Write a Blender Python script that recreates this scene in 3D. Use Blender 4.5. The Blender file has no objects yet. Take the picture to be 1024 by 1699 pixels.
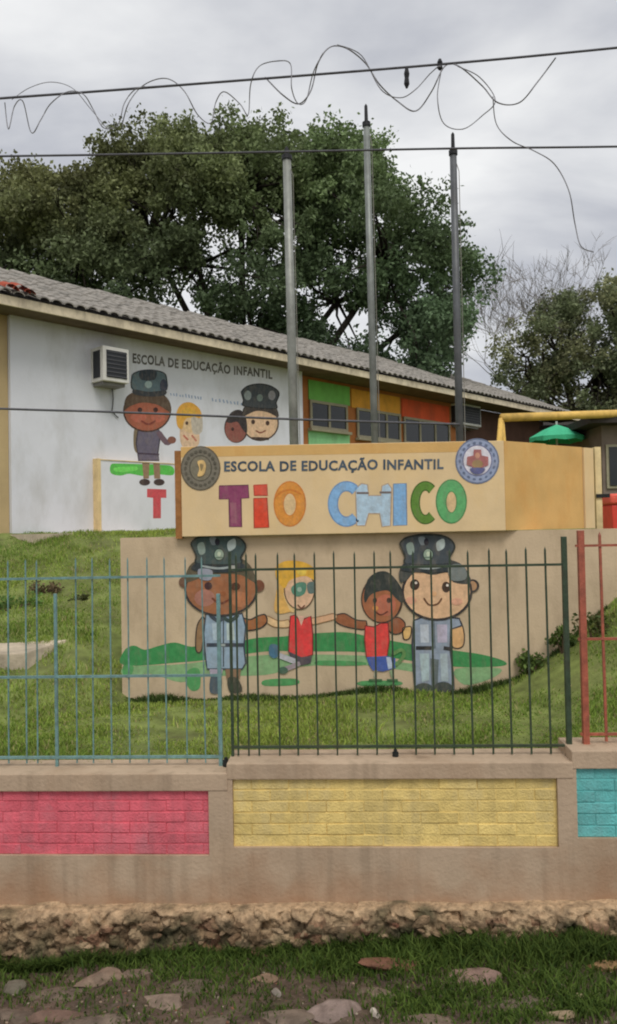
import bpy, bmesh, math, random
import numpy as np
from mathutils import Vector, Matrix
random.seed(7); rng = np.random.default_rng(7)
sc = bpy.context.scene
C = sc.collection
R = math.radians

# ------------------------------------------------------------------ camera
W, H, F = 1024.0, 1699.0, 1300.0
EYE = Vector((0, 0, 2.0))
PITCH, ROLL = R(1.34), R(1.1)
fwd = Vector((0, math.cos(PITCH), math.sin(PITCH)))
rt0 = Vector((1, 0, 0)); up0 = rt0.cross(fwd)
rt = rt0 * math.cos(ROLL) - up0 * math.sin(ROLL)
up = rt.cross(fwd)
cam = bpy.data.cameras.new('camera'); cam_o = bpy.data.objects.new('camera', cam); C.objects.link(cam_o)
M = Matrix((rt, up, -fwd)).transposed().to_4x4(); M.translation = EYE
cam_o.matrix_world = M
cam.sensor_fit = 'HORIZONTAL'; cam.sensor_width = 36; cam.lens = F / W * 36
cam.clip_end = 2000
sc.camera = cam_o

# ------------------------------------------------------------------ world, sun, exposure
SUN_EL, SUN_AZ = R(55), R(168)      # azimuth clockwise from +Y
wd = bpy.data.worlds.new('World'); sc.world = wd; wd.use_nodes = True
nt = wd.node_tree; N = nt.nodes; L = nt.links; N.clear()
wo = N.new('ShaderNodeOutputWorld'); bg = N.new('ShaderNodeBackground')
sky = N.new('ShaderNodeTexSky'); sky.sky_type = 'NISHITA'; sky.sun_disc = False
sky.sun_elevation = SUN_EL; sky.sun_rotation = SUN_AZ
tc = N.new('ShaderNodeTexCoord'); sep = N.new('ShaderNodeSeparateXYZ')
L.new(tc.outputs['Generated'], sep.inputs[0])
den = N.new('ShaderNodeMath'); den.operation = 'ADD'; den.inputs[1].default_value = .35
mx = N.new('ShaderNodeMath'); mx.operation = 'MAXIMUM'; mx.inputs[1].default_value = 0
L.new(sep.outputs['Z'], mx.inputs[0]); L.new(mx.outputs[0], den.inputs[0])
dv = []
for ax in ('X', 'Y'):
    d = N.new('ShaderNodeMath'); d.operation = 'DIVIDE'
    L.new(sep.outputs[ax], d.inputs[0]); L.new(den.outputs[0], d.inputs[1]); dv.append(d)
cmb = N.new('ShaderNodeCombineXYZ'); L.new(dv[0].outputs[0], cmb.inputs[0]); L.new(dv[1].outputs[0], cmb.inputs[1])
cn = N.new('ShaderNodeTexNoise'); cn.inputs['Scale'].default_value = 1.7; cn.inputs['Detail'].default_value = 7
cn.inputs['Roughness'].default_value = .5; cn.inputs['Distortion'].default_value = .25
mp = N.new('ShaderNodeMapping'); mp.inputs['Location'].default_value = (.4, 1.3, 0); mp.inputs['Scale'].default_value = (1, 1.7, 1)
L.new(cmb.outputs[0], mp.inputs[0]); L.new(mp.outputs[0], cn.inputs['Vector'])
cr = N.new('ShaderNodeValToRGB')
cr.color_ramp.elements[0].position = .38; cr.color_ramp.elements[0].color = (4.95, 5.1, 5.55, 1)
cr.color_ramp.elements[1].position = .61; cr.color_ramp.elements[1].color = (8.7, 8.75, 8.75, 1)
L.new(cn.outputs['Fac'], cr.inputs[0])
mixw = N.new('ShaderNodeMixRGB'); mixw.inputs[0].default_value = .95
L.new(sky.outputs[0], mixw.inputs[1]); L.new(cr.outputs[0], mixw.inputs[2])
L.new(mixw.outputs[0], bg.inputs[0]); bg.inputs[1].default_value = .1
L.new(bg.outputs[0], wo.inputs[0])
sl = bpy.data.lights.new('sun', 'SUN'); sl.energy = 1.5; sl.angle = R(24); sl.color = (1, .96, .9)
so = bpy.data.objects.new('sun', sl); C.objects.link(so)
sd = Vector((math.sin(SUN_AZ) * math.cos(SUN_EL), math.cos(SUN_AZ) * math.cos(SUN_EL), math.sin(SUN_EL)))
so.rotation_euler = (-sd).to_track_quat('-Z', 'Y').to_euler(); so.location = (0, 0, 30)
sc.view_settings.view_transform = 'Standard'; sc.view_settings.look = 'None'
sc.view_settings.exposure = 0.12; sc.view_settings.gamma = 1
sc.render.engine = 'CYCLES'
sc.cycles.filter_width = 2.0
sc.cycles.use_denoising = True

# ------------------------------------------------------------------ helpers
def ray(px, py): return fwd * F + rt * (px - W / 2) - up * (py - H / 2)
def at(px, py, Y):
    d = ray(px, py); return EYE + d * (Y / d.y)
def on(px, py, P, n):
    d = ray(px, py); return EYE + d * ((P - EYE).dot(n) / d.dot(n))
def s2l(c): return tuple((v / 255 / 12.92) if v <= 10 else ((v / 255 + .055) / 1.055) ** 2.4 for v in c)
def alb(c, k=2.0, cap=.8):
    l_ = s2l(c); k = min(k, cap / max(l_)); return tuple(v * k for v in l_)
def smooth(a, b, x):
    t = np.clip((x - a) / (b - a), 0, 1); return t * t * (3 - 2 * t)

MATS = {}
def mat(name, col, rough=.85, var=.25, scale=6, bump=.2, bscale=40, dirt=None, dirt_amt=.35, dscale=2.0, attr=False, metal=0, spec=.25, trans=0, streak=None, splash=None, piece=0):
    if name in MATS: return MATS[name]
    m = bpy.data.materials.new(name); m.use_nodes = True; n = m.node_tree.nodes; l = m.node_tree.links
    b = n['Principled BSDF']; b.inputs['Roughness'].default_value = rough; b.inputs['Metallic'].default_value = metal
    b.inputs['Specular IOR Level'].default_value = spec
    tcn = n.new('ShaderNodeTexCoord'); geo = n.new('ShaderNodeNewGeometry')
    vec = geo.outputs['Position']
    nz = n.new('ShaderNodeTexNoise'); nz.inputs['Scale'].default_value = scale; nz.inputs['Detail'].default_value = 6; nz.inputs['Roughness'].default_value = .6
    l.new(vec, nz.inputs['Vector'])
    if attr:
        a = n.new('ShaderNodeAttribute'); a.attribute_name = 'Col'; base = a.outputs['Color']
    else:
        rgb = n.new('ShaderNodeRGB'); rgb.outputs[0].default_value = (*col, 1); base = rgb.outputs[0]
    mr = n.new('ShaderNodeMapRange'); mr.inputs[1].default_value = .3; mr.inputs[2].default_value = .7
    mr.inputs[3].default_value = 1 - var; mr.inputs[4].default_value = 1 + var * .6
    l.new(nz.outputs['Fac'], mr.inputs[0])
    mul = n.new('ShaderNodeVectorMath'); mul.operation = 'SCALE'; l.new(base, mul.inputs[0]); l.new(mr.outputs[0], mul.inputs['Scale'])
    out = mul.outputs[0]
    if dirt:
        nd = n.new('ShaderNodeTexNoise'); nd.inputs['Scale'].default_value = dscale; nd.inputs['Detail'].default_value = 8; nd.inputs['Roughness'].default_value = .65
        mpn = n.new('ShaderNodeMapping'); mpn.inputs['Scale'].default_value = (1.6, 1.6, .7); l.new(vec, mpn.inputs[0]); l.new(mpn.outputs[0], nd.inputs['Vector'])
        rd = n.new('ShaderNodeMapRange'); rd.inputs[1].default_value = .48; rd.inputs[2].default_value = .72; rd.inputs[3].default_value = 0; rd.inputs[4].default_value = dirt_amt
        l.new(nd.outputs['Fac'], rd.inputs[0])
        mxn = n.new('ShaderNodeMixRGB'); l.new(rd.outputs[0], mxn.inputs[0]); l.new(out, mxn.inputs[1]); mxn.inputs[2].default_value = (*dirt, 1)
        out = mxn.outputs[0]
    if piece:
        oi = n.new('ShaderNodeObjectInfo'); pr = n.new('ShaderNodeMapRange'); pr.inputs[3].default_value = 1 - piece; pr.inputs[4].default_value = 1 + piece
        l.new(oi.outputs['Random'], pr.inputs[0]); pm_ = n.new('ShaderNodeVectorMath'); pm_.operation = 'SCALE'; l.new(out, pm_.inputs[0]); l.new(pr.outputs[0], pm_.inputs['Scale']); out = pm_.outputs[0]
    if streak:       # rain streaks running down
        ms_ = n.new('ShaderNodeMapping'); ms_.inputs['Scale'].default_value = (9, 9, .55); l.new(vec, ms_.inputs[0])
        ns = n.new('ShaderNodeTexNoise'); ns.inputs['Scale'].default_value = 1.5; ns.inputs['Detail'].default_value = 5; l.new(ms_.outputs[0], ns.inputs['Vector'])
        rs = n.new('ShaderNodeMapRange'); rs.inputs[1].default_value = .52; rs.inputs[2].default_value = .75; rs.inputs[4].default_value = .42; l.new(ns.outputs['Fac'], rs.inputs[0])
        xs_ = n.new('ShaderNodeMixRGB'); l.new(rs.outputs[0], xs_.inputs[0]); l.new(out, xs_.inputs[1]); xs_.inputs[2].default_value = (*streak, 1); out = xs_.outputs[0]
    if splash:       # soil splashed up from the verge
        sx = n.new('ShaderNodeSeparateXYZ'); l.new(vec, sx.inputs[0]); nn = n.new('ShaderNodeTexNoise'); nn.inputs['Scale'].default_value = 5; nn.inputs['Detail'].default_value = 7; l.new(vec, nn.inputs['Vector'])
        zm = n.new('ShaderNodeMath'); zm.operation = 'MULTIPLY_ADD'; l.new(nn.outputs['Fac'], zm.inputs[0]); zm.inputs[1].default_value = -.7; l.new(sx.outputs['Z'], zm.inputs[2])
        rz_ = n.new('ShaderNodeMapRange'); rz_.inputs[1].default_value = -.38; rz_.inputs[2].default_value = -.12; rz_.inputs[3].default_value = .5; rz_.inputs[4].default_value = 0; l.new(zm.outputs[0], rz_.inputs[0])
        xz = n.new('ShaderNodeMixRGB'); l.new(rz_.outputs[0], xz.inputs[0]); l.new(out, xz.inputs[1]); xz.inputs[2].default_value = (*splash, 1); out = xz.outputs[0]
    l.new(out, b.inputs['Base Color'])
    if bump:
        nb = n.new('ShaderNodeTexNoise'); nb.inputs['Scale'].default_value = bscale; nb.inputs['Detail'].default_value = 5; l.new(vec, nb.inputs['Vector'])
        bp = n.new('ShaderNodeBump'); bp.inputs['Strength'].default_value = bump; bp.inputs['Distance'].default_value = .02
        l.new(nb.outputs['Fac'], bp.inputs['Height']); l.new(bp.outputs[0], b.inputs['Normal'])
    if trans:
        tr = n.new('ShaderNodeBsdfTranslucent'); l.new(out, tr.inputs[0]); ms = n.new('ShaderNodeMixShader'); ms.inputs[0].default_value = trans
        o = n['Material Output']; l.new(b.outputs[0], ms.inputs[1]); l.new(tr.outputs[0], ms.inputs[2]); l.new(ms.outputs[0], o.inputs[0])
    MATS[name] = m; return m

class MB:
    """collects geometry for one mesh object"""
    def __init__(s): s.v = []; s.f = []; s.c = []
    def add(s, vs, fs, col=None):
        o = len(s.v); s.v += [tuple(v) for v in vs]
        for f in fs: s.f.append([i + o for i in f]); s.c.append(col)
    def box(s, lo, hi, col=None):
        x0, y0, z0 = lo; x1, y1, z1 = hi
        s.add([(x0,y0,z0),(x1,y0,z0),(x1,y1,z0),(x0,y1,z0),(x0,y0,z1),(x1,y0,z1),(x1,y1,z1),(x0,y1,z1)],
              [(0,3,2,1),(4,5,6,7),(0,1,5,4),(1,2,6,5),(2,3,7,6),(3,0,4,7)], col)
        return s
    def hexa(s, p8, col=None):   # bottom 4 then top 4
        s.add(p8, [(0,3,2,1),(4,5,6,7),(0,1,5,4),(1,2,6,5),(2,3,7,6),(3,0,4,7)], col); return s
    def tube(s, pts, rad, seg=6, col=None, cap=True):
        pts = [Vector(p) for p in pts]; n = len(pts)
        if not hasattr(rad, '__len__'): rad = [rad] * n
        vs = []; prev = None
        for i, p in enumerate(pts):
            t = (pts[min(i + 1, n - 1)] - pts[max(i - 1, 0)])
            t = t.normalized() if t.length > 1e-9 else Vector((0, 0, 1))
            a = prev if prev is not None else (Vector((0, 0, 1)) if abs(t.z) < .9 else Vector((1, 0, 0)))
            e = (a - t * a.dot(t)); e = e.normalized() if e.length > 1e-6 else t.orthogonal().normalized()
            prev = e; g = t.cross(e)
            for k in range(seg):
                th = 2 * math.pi * k / seg; vs.append(p + (e * math.cos(th) + g * math.sin(th)) * rad[i])
        fs = [(i * seg + k, i * seg + (k + 1) % seg, (i + 1) * seg + (k + 1) % seg, (i + 1) * seg + k) for i in range(n - 1) for k in range(seg)]
        if cap: fs += [tuple(range(seg))[::-1], tuple((n - 1) * seg + k for k in range(seg))]
        s.add(vs, fs, col); return s
    def lathe(s, prof, seg=24, centre=(0, 0, 0), col=None):
        vs = []; cx, cy, cz = centre
        for r, z in prof:
            for k in range(seg):
                th = 2 * math.pi * k / seg; vs.append((cx + r * math.cos(th), cy + r * math.sin(th), cz + z))
        fs = [(i * seg + k, i * seg + (k + 1) % seg, (i + 1) * seg + (k + 1) % seg, (i + 1) * seg + k) for i in range(len(prof) - 1) for k in range(seg)]
        s.add(vs, fs, col); return s
    def mesh(s, name, m=None, smooth_=False, bevel=0):
        me = bpy.data.meshes.new(name); me.from_pydata(s.v, [], s.f)
        if any(c is not None for c in s.c):
            ca = me.color_attributes.new('Col', 'FLOAT_COLOR', 'CORNER')
            buf = []
            for f, c in zip(s.f, s.c): buf += [*(c or (.5, .5, .5)), 1.0] * len(f)
            ca.data.foreach_set('color', buf)
        if bevel:
            bm = bmesh.new(); bm.from_mesh(me)
            bmesh.ops.bevel(bm, geom=bm.edges[:], offset=bevel, segments=2, affect='EDGES', profile=.6)
            bm.to_mesh(me); bm.free()
        if smooth_: me.polygons.foreach_set('use_smooth', [True] * len(me.polygons))
        if m: me.materials.append(m)
        me.update(); return me
    def build(s, name, m, parent=None, smooth_=False, bevel=0):
        return link(name, s.mesh(name, m, smooth_, bevel), parent)
def link(name, me, parent=None):
    o = bpy.data.objects.new(name, me); C.objects.link(o)
    if parent: o.parent = parent
    return o
def tag(o, label=None, cat=None, group=None, kind=None):
    if label: o['label'] = label
    if cat: o['category'] = cat
    if group: o['group'] = group
    if kind: o['kind'] = kind
    return o
def thing(name, label, cat, loc=(0, 0, 0), rotz=0, group=None):
    o = bpy.data.objects.new(name, None); C.objects.link(o); o.location = loc; o.rotation_euler = (0, 0, rotz)
    o.empty_display_size = .2
    return tag(o, label, cat, group)
def np_mesh(name, v, f, m, col=None, sm=False):
    """v (n,3), f (k,m) arrays, col (k,3) per face"""
    me = bpy.data.meshes.new(name); n, k = len(v), len(f); q = f.shape[1]
    me.vertices.add(n); me.vertices.foreach_set('co', v.astype(np.float32).ravel())
    me.loops.add(k * q); me.loops.foreach_set('vertex_index', f.astype(np.int32).ravel())
    me.polygons.add(k); me.polygons.foreach_set('loop_start', np.arange(0, k * q, q, dtype=np.int32))
    if col is not None:
        ca = me.color_attributes.new('Col', 'FLOAT_COLOR', 'CORNER')
        cc = np.ones((k, q, 4), np.float32); cc[:, :, :3] = col[:, None, :]; ca.data.foreach_set('color', cc.ravel())
    me.update(calc_edges=True); me.validate()
    if sm: me.polygons.foreach_set('use_smooth', [True] * k)
    me.materials.append(m); return me
def blob(name, rx, ry, rz, m, seed, rough=.25, sub=2, flat=False):
    """an irregular stone"""
    bm = bmesh.new(); bmesh.ops.create_icosphere(bm, subdivisions=sub, radius=1)
    r_ = random.Random(seed); pl = [(Vector((r_.gauss(0,1), r_.gauss(0,1), r_.gauss(0,1))).normalized(), r_.uniform(.42, .8)) for _ in range(12)]
    for v in bm.verts:
        for n_, d_ in pl:
            e = v.co.dot(n_) - d_
            if e > 0: v.co -= n_ * e * .9
        v.co *= 1 + r_.uniform(-rough, rough) * .25
        v.co = Vector((v.co.x * rx, v.co.y * ry, v.co.z * rz))
    me = bpy.data.meshes.new(name); bm.to_mesh(me); bm.free(); me.materials.append(m); return me

def catmull(P, closed=True, k=4):
    n = len(P); out = []
    for i in range(n if closed else n - 1):
        g = (lambda j: P[j % n]) if closed else (lambda j: P[min(max(j, 0), n - 1)])
        p0, p1, p2, p3 = [np.array(g(i + d), float) for d in (-1, 0, 1, 2)]
        for s in range(k):
            t = s / k
            out.append(tuple(.5 * (2*p1 + (p2-p0)*t + (2*p0-5*p1+4*p2-p3)*t*t + (3*p1-p0-3*p2+p3)*t**3)))
    if not closed: out.append(tuple(P[-1]))
    return out
def letter_runs(me):
    """extents of the single letters along a line of lettering"""
    iv = sorted((min(me.vertices[i].co.x for i in p.vertices), max(me.vertices[i].co.x for i in p.vertices)) for p in me.polygons)
    runs = []
    for a, b in iv:
        if runs and a <= runs[-1][1] + 1e-4: runs[-1][1] = max(runs[-1][1], b)
        else: runs.append([a, b])
    return runs
def fade(c, k=.13): return tuple(v * (1 - k) + w_ * k for v, w_ in zip(c, (150, 138, 120)))
class Paint:
    """flat paint on a wall plane: shapes given in wall coordinates read off the photograph, one thin coat over the other"""
    def __init__(s, P, n): s.P = Vector(P); s.n = Vector(n).normalized(); s.mb = MB(); s.k = 1
    def pt(s, x, y):
        return on(x, y, s.P, s.n) + s.n * (.0006 + .0003 * s.k)
    def poly(s, pts, col, smooth_=True, k=1.7):
        pts = catmull(pts) if smooth_ else pts
        vs = [s.pt(x, y) for x, y in pts]
        s.mb.add(vs, [tuple(range(len(vs)))], alb(fade(col), k)); s.k += 1
    def ell(s, cx, cy, rx, ry, col, rot=0, a0=0, a1=360, k=1.7):
        n = 28; c_, s_ = math.cos(R(rot)), math.sin(R(rot)); pts = []
        for i in range(n + (0 if a1 - a0 >= 360 else 1)):
            t = R(a0 + (a1 - a0) * i / n); u, v = rx * math.cos(t), ry * math.sin(t); pts.append((cx + u*c_ - v*s_, cy + u*s_ + v*c_))
        s.poly(pts, col, False, k)
    def stroke(s, pts, w, col, smooth_=True, k=1.7):
        pts = catmull(pts, False) if smooth_ and len(pts) > 2 else pts
        n = len(pts); A = []; B = []
        for i in range(n):
            a, b = pts[max(i-1, 0)], pts[min(i+1, n-1)]; dx, dy = b[0]-a[0], b[1]-a[1]; l_ = math.hypot(dx, dy) or 1
            w_ = w * (1 if 0 < i < n - 1 else .7); ox, oy = -dy/l_*w_/2, dx/l_*w_/2
            A.append((pts[i][0]+ox, pts[i][1]+oy)); B.append((pts[i][0]-ox, pts[i][1]-oy))
        vs = [s.pt(*p) for p in A] + [s.pt(*p) for p in B]
        s.mb.add(vs, [(i, i+1, n+i+1, n+i) for i in range(n-1)], alb(fade(col), k)); s.k += 1
    def outlined(s, pts, col, w=3, oc=(35, 30, 28), smooth_=True):
        cx = sum(p[0] for p in pts)/len(pts); cy = sum(p[1] for p in pts)/len(pts)
        s.poly(pts, col, smooth_); s.stroke(list(pts) + [pts[0]], w, oc, smooth_)
    def text(s, txt, quad, col, parent, off=.02, k=1.7, spacing=1.0):
        cu = bpy.data.curves.new('lettering', 'FONT'); cu.body = txt; cu.size = 1; cu.offset = off; cu.space_character = spacing; cu.resolution_u = 3
        o = bpy.data.objects.new('lettering', cu); C.objects.link(o)
        me = o.to_mesh(); xs = [v.co.x for v in me.vertices]; ys = [v.co.y for v in me.vertices]
        x0, x1, y0, y1 = min(xs), max(xs), min(ys), max(ys); y1 = min(y1, .9)
        TL, TR, BR, BL = quad; r_ = random.Random(len(txt) + quad[0][0])
        polys = [tuple(p.vertices) for p in me.polygons]; co = [tuple(v.co) for v in me.vertices]; runs = letter_runs(me)
        o.to_mesh_clear(); bpy.data.objects.remove(o); bpy.data.curves.remove(cu)
        for a, b in runs:
            jy = r_.uniform(-.6, .6); jc = r_.uniform(-10, 14)
            fs = [f for f in polys if a - 1e-6 <= co[f[0]][0] <= b + 1e-6]; ids = sorted({i for f in fs for i in f}); mp_ = {i: n for n, i in enumerate(ids)}; vs = []
            for i in ids:
                u = (co[i][0]-x0)/(x1-x0); w = (co[i][1]-y0)/(y1-y0)
                bx = [BL[c_]+(BR[c_]-BL[c_])*u for c_ in (0, 1)]; tx = [TL[c_]+(TR[c_]-TL[c_])*u for c_ in (0, 1)]
                vs.append(s.pt(bx[0]+(tx[0]-bx[0])*w, bx[1]+(tx[1]-bx[1])*w + jy))
            s.mb = MB(); s.mb.add(vs, [tuple(mp_[i] for i in f) for f in fs], alb(fade(tuple(v + jc for v in col)), k)); s.build('letter', parent)
    def build(s, name, parent):
        # all normals towards the viewer's side of the wall
        o = s.mb.build(name, M_PAINT); me = o.data
        bm = bmesh.new(); bm.from_mesh(me); bm.normal_update()
        for f in bm.faces:
            if f.normal.dot(s.n) < 0: f.normal_flip()
        bmesh.ops.triangulate(bm, faces=bm.faces[:]); bm.to_mesh(me); bm.free()
        if parent:
            bpy.context.view_layer.update(); o.parent = parent; o.matrix_parent_inverse = parent.matrix_world.inverted()
        return o

# ------------------------------------------------------------------ materials
M_PAINT = mat('wall_paint', (1, 1, 1), 0.85, .2, 22, .16, 50, dirt=(.28, .23, .17), dirt_amt=.34, dscale=13, attr=True)
M_WALLBEIGE = mat('beige_render', alb((154, 135, 114), 1.5), .9, .16, 3, .22, 55, dirt=alb((124, 98, 74), 1.4), dirt_amt=.5, dscale=1.6, streak=alb((112, 96, 78), 1.2), splash=alb((140, 98, 66), 1.2))
M_MORTAR = mat('mortar', alb((120, 95, 75), 1.6), .95, .3, 20, .3, 60)
M_CONC = mat('concrete', alb((150, 138, 120), 1.9), .9, .3, 5, .3, 40, dirt=(.1, .09, .07), dirt_amt=.4)

# ------------------------------------------------------------------ ground
def lawn_h(x, y):
    x = np.asarray(x, float); y = np.asarray(y, float)
    y0 = 6.5 - .9 * smooth(-1.3, -2.0, x)
    h = .655 + 1.36 * np.clip((y - y0) / (9.9 - y0), 0, 1) ** 1.05 + .06 * smooth(-1.5, -2.4, x) * smooth(4.8, 6, y)
    h = h + 1.05 * smooth(1.3, 3.1, x) * smooth(4.5, 6.3, y) * (1 - smooth(6.3, 9.5, y))
    h = np.minimum(h, 2.03 + 0 * h)
    return h + .02 * np.sin(x * 2.1 + y) + .012 * np.sin(x * 5.3 - y * 4.1)
_VN = {}
def vnoise(x, y, s, seed):
    if seed not in _VN:
        r = np.random.default_rng(seed); _VN[seed] = (r.uniform(0, 6.28, (6, 3)), r.uniform(.5, 1.6, (6, 2)) * s * r.choice([-1, 1], (6, 2)))
    ph, fr = _VN[seed]
    return sum(np.sin(x * fr[i, 0] + y * fr[i, 1] + ph[i, 0]) for i in range(6)) / 6 ** .5
def street_h(x, y):
    x = np.asarray(x, float); y = np.asarray(y, float)
    h = -.185 + .14 * np.clip((4.15 - y), 0, 99) ** .9
    h = np.minimum(h, .42 + 0 * h)
    return h + .03 * x * np.clip(y / 4, 0, 1) * (np.abs(x) < 3) + .02 * vnoise(x, y, 3.2, 70) + .012 * vnoise(x, y, 8, 71) + .007 * vnoise(x, y, 19, 72) + .004 * vnoise(x, y, 40, 73)
def grid(name, xs, ys, fn, m):
    X, Y = np.meshgrid(xs, ys); Z = fn(X, Y); v = np.stack([X, Y, Z], -1).reshape(-1, 3); nx, ny = len(xs), len(ys)
    i = np.arange(nx * ny).reshape(ny, nx); f = np.stack([i[:-1, :-1], i[:-1, 1:], i[1:, 1:], i[1:, :-1]], -1).reshape(-1, 4)
    return link(name, np_mesh(name, v, f, m, sm=True))
M_SOIL = mat('lawn_soil', (.19, .23, .065), 1, .5, 5, .4, 30, dirt=(.10, .075, .045), dirt_amt=.5, dscale=1.2)
M_MUD = mat('mud', (.135, .094, .07), .55, .55, 12, 1.0, 45, dirt=(.06, .055, .028), dirt_amt=.6, dscale=2.4)
tag(grid('lawn', np.linspace(-14, 16, 200), np.concatenate([np.linspace(4.4, 8, 60), np.linspace(8.1, 40, 60)]), lawn_h, M_SOIL), kind='structure')
tag(grid('street', np.concatenate([np.linspace(-60, -2.5, 24), np.linspace(-2.4, 2.4, 260), np.linspace(2.5, 60, 24)]),
         np.concatenate([np.linspace(-40, 2.4, 25), np.linspace(2.45, 4.35, 110)]), street_h, M_MUD), kind='structure')
g = MB(); g.add([(-900, -900, -1.2), (900, -900, -1.2), (900, 900, -1.2), (-900, 900, -1.2)], [(0, 1, 2, 3)])
tag(g.build('ground', M_SOIL), kind='structure')

# ------------------------------------------------------------------ grass
def blades(pts, hgt, wid, cols, lean=.5, seed=1):
    """pts (n,3) -> two-face bent blades"""
    r = np.random.default_rng(seed); n = len(pts)
    a = r.uniform(0, 2 * np.pi, n); d = np.stack([np.cos(a), np.sin(a), 0 * a], -1)
    b = r.uniform(0, 2 * np.pi, n); e = np.stack([np.cos(b), np.sin(b), 0 * b], -1)
    h = hgt * r.uniform(.5, 1.25, n); w = wid * r.uniform(.7, 1.3, n); le = lean * h * r.uniform(.2, 1.3, n)
    up_ = np.array([0, 0, 1.])
    p0 = pts - d * w[:, None]; p1 = pts + d * w[:, None]
    mid = pts + up_ * (h * .6)[:, None] + e * (le * .35)[:, None]
    p2 = mid + d * (w * .75)[:, None]; p3 = mid - d * (w * .75)[:, None]
    tip = pts + up_ * (h * .92)[:, None] + e * le[:, None]
    v = np.stack([p0, p1, p2, p3, tip], 1).reshape(-1, 3); o = np.arange(n) * 5
    f = np.concatenate([np.stack([o, o+1, o+2], -1), np.stack([o, o+2, o+3], -1), np.stack([o+3, o+2, o+4], -1)])
    return v, f, np.concatenate([cols] * 3)
M_GRASS = mat('grass', (1, 1, 1), .75, .2, 3, 0, attr=True, spec=.15, trans=.25)
def lawn_grass():
    n = 270000
    x = rng.uniform(-4.6, 3.8, n); y = 4.47 + 5.9 * rng.uniform(0, 1, n) ** 1.35
    k = (np.abs(x) < .45 * y + .15)
    k &= ~((x > -1.6) & (x < 3.2) & (y > 6.36)) & (y < 9.7 + .98 * (x + 3.6)) 
    dens = vnoise(x, y, 3.1, 5) + .6 * vnoise(x, y, 9, 6); k &= rng.uniform(0, 1, n) < .66 + .42 * dens
    x, y = x[k], y[k]; z = lawn_h(x, y) - .004
    t = vnoise(x, y, 1.3, 9) * .5 + rng.normal(0, .35, len(x))
    t = np.clip(.5 + .55 * t, 0, 1)[:, None]
    c = (1 - t) * np.array([.15, .26, .042]) + t * np.array([.40, .48, .10])
    dry = (rng.uniform(0, 1, len(x)) < .10)[:, None]; c = np.where(dry, np.array([.42, .36, .17]), c)
    c *= rng.uniform(.7, 1.25, len(x))[:, None]
    hg = .034 * np.clip(1 + .45 * vnoise(x, y, 6, 12) + .3 * vnoise(x, y, 1.7, 13), .35, 2.2)
    v, f, cc = blades(np.stack([x, y, z], -1), hg, .0042, c, .7, 3)
    tag(link('lawn_grass', np_mesh('lawn_grass', v, f, M_GRASS, cc)), 'short patchy green grass covering the sloping lawn', 'grass', kind='stuff')
lawn_grass()

# ------------------------------------------------------------------ retaining wall (local frame: u along, v into the wall)
WALL_ROT = math.atan(-.05); WP = Vector((0, 4.2, 0)); wn = Vector((math.sin(WALL_ROT), -math.cos(WALL_ROT), 0))
wdir = Vector((math.cos(WALL_ROT), math.sin(WALL_ROT), 0))
def wu(px, py=1330, v=0):
    p = on(px, py, WP - wn * v, wn); return (p - WP).dot(wdir), p.z
rw = thing('retaining_wall', 'low beige rendered garden wall with recessed pink, yellow and turquoise brick panels', 'wall', WP, WALL_ROT)
Z_FOOT = -.02
secs = []   # (u0,u1,top,panel u0,u1,z0,z1,colour)
def zz(px, py): return wu(px, py)[1]
uA, uB = wu(378)[0], wu(951)[0]
zt = [zz(190, 1284), zz(665, 1266), zz(990, 1246)]
th = .27
PZ = [(zz(180, 1420), zz(180, 1313)), (zz(655, 1407), zz(655, 1293)), (zz(990, 1392), zz(990, 1276))]
PU = [(-3.2, wu(346)[0]), (wu(386)[0], wu(926)[0]), (wu(958)[0], 3.2)]
U0, U1 = -3.6, 3.6
spans = [(U0, uA, zt[0]), (uA, uB, zt[1]), (uB, U1, zt[2])]
COLS = [(184, 86, 96), (206, 182, 114), (86, 154, 152)]
PANEL_LAB = ['recessed panel of pink painted bricks', 'recessed panel of yellow painted bricks', 'recessed panel of turquoise painted bricks']
bricks = {}
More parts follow.
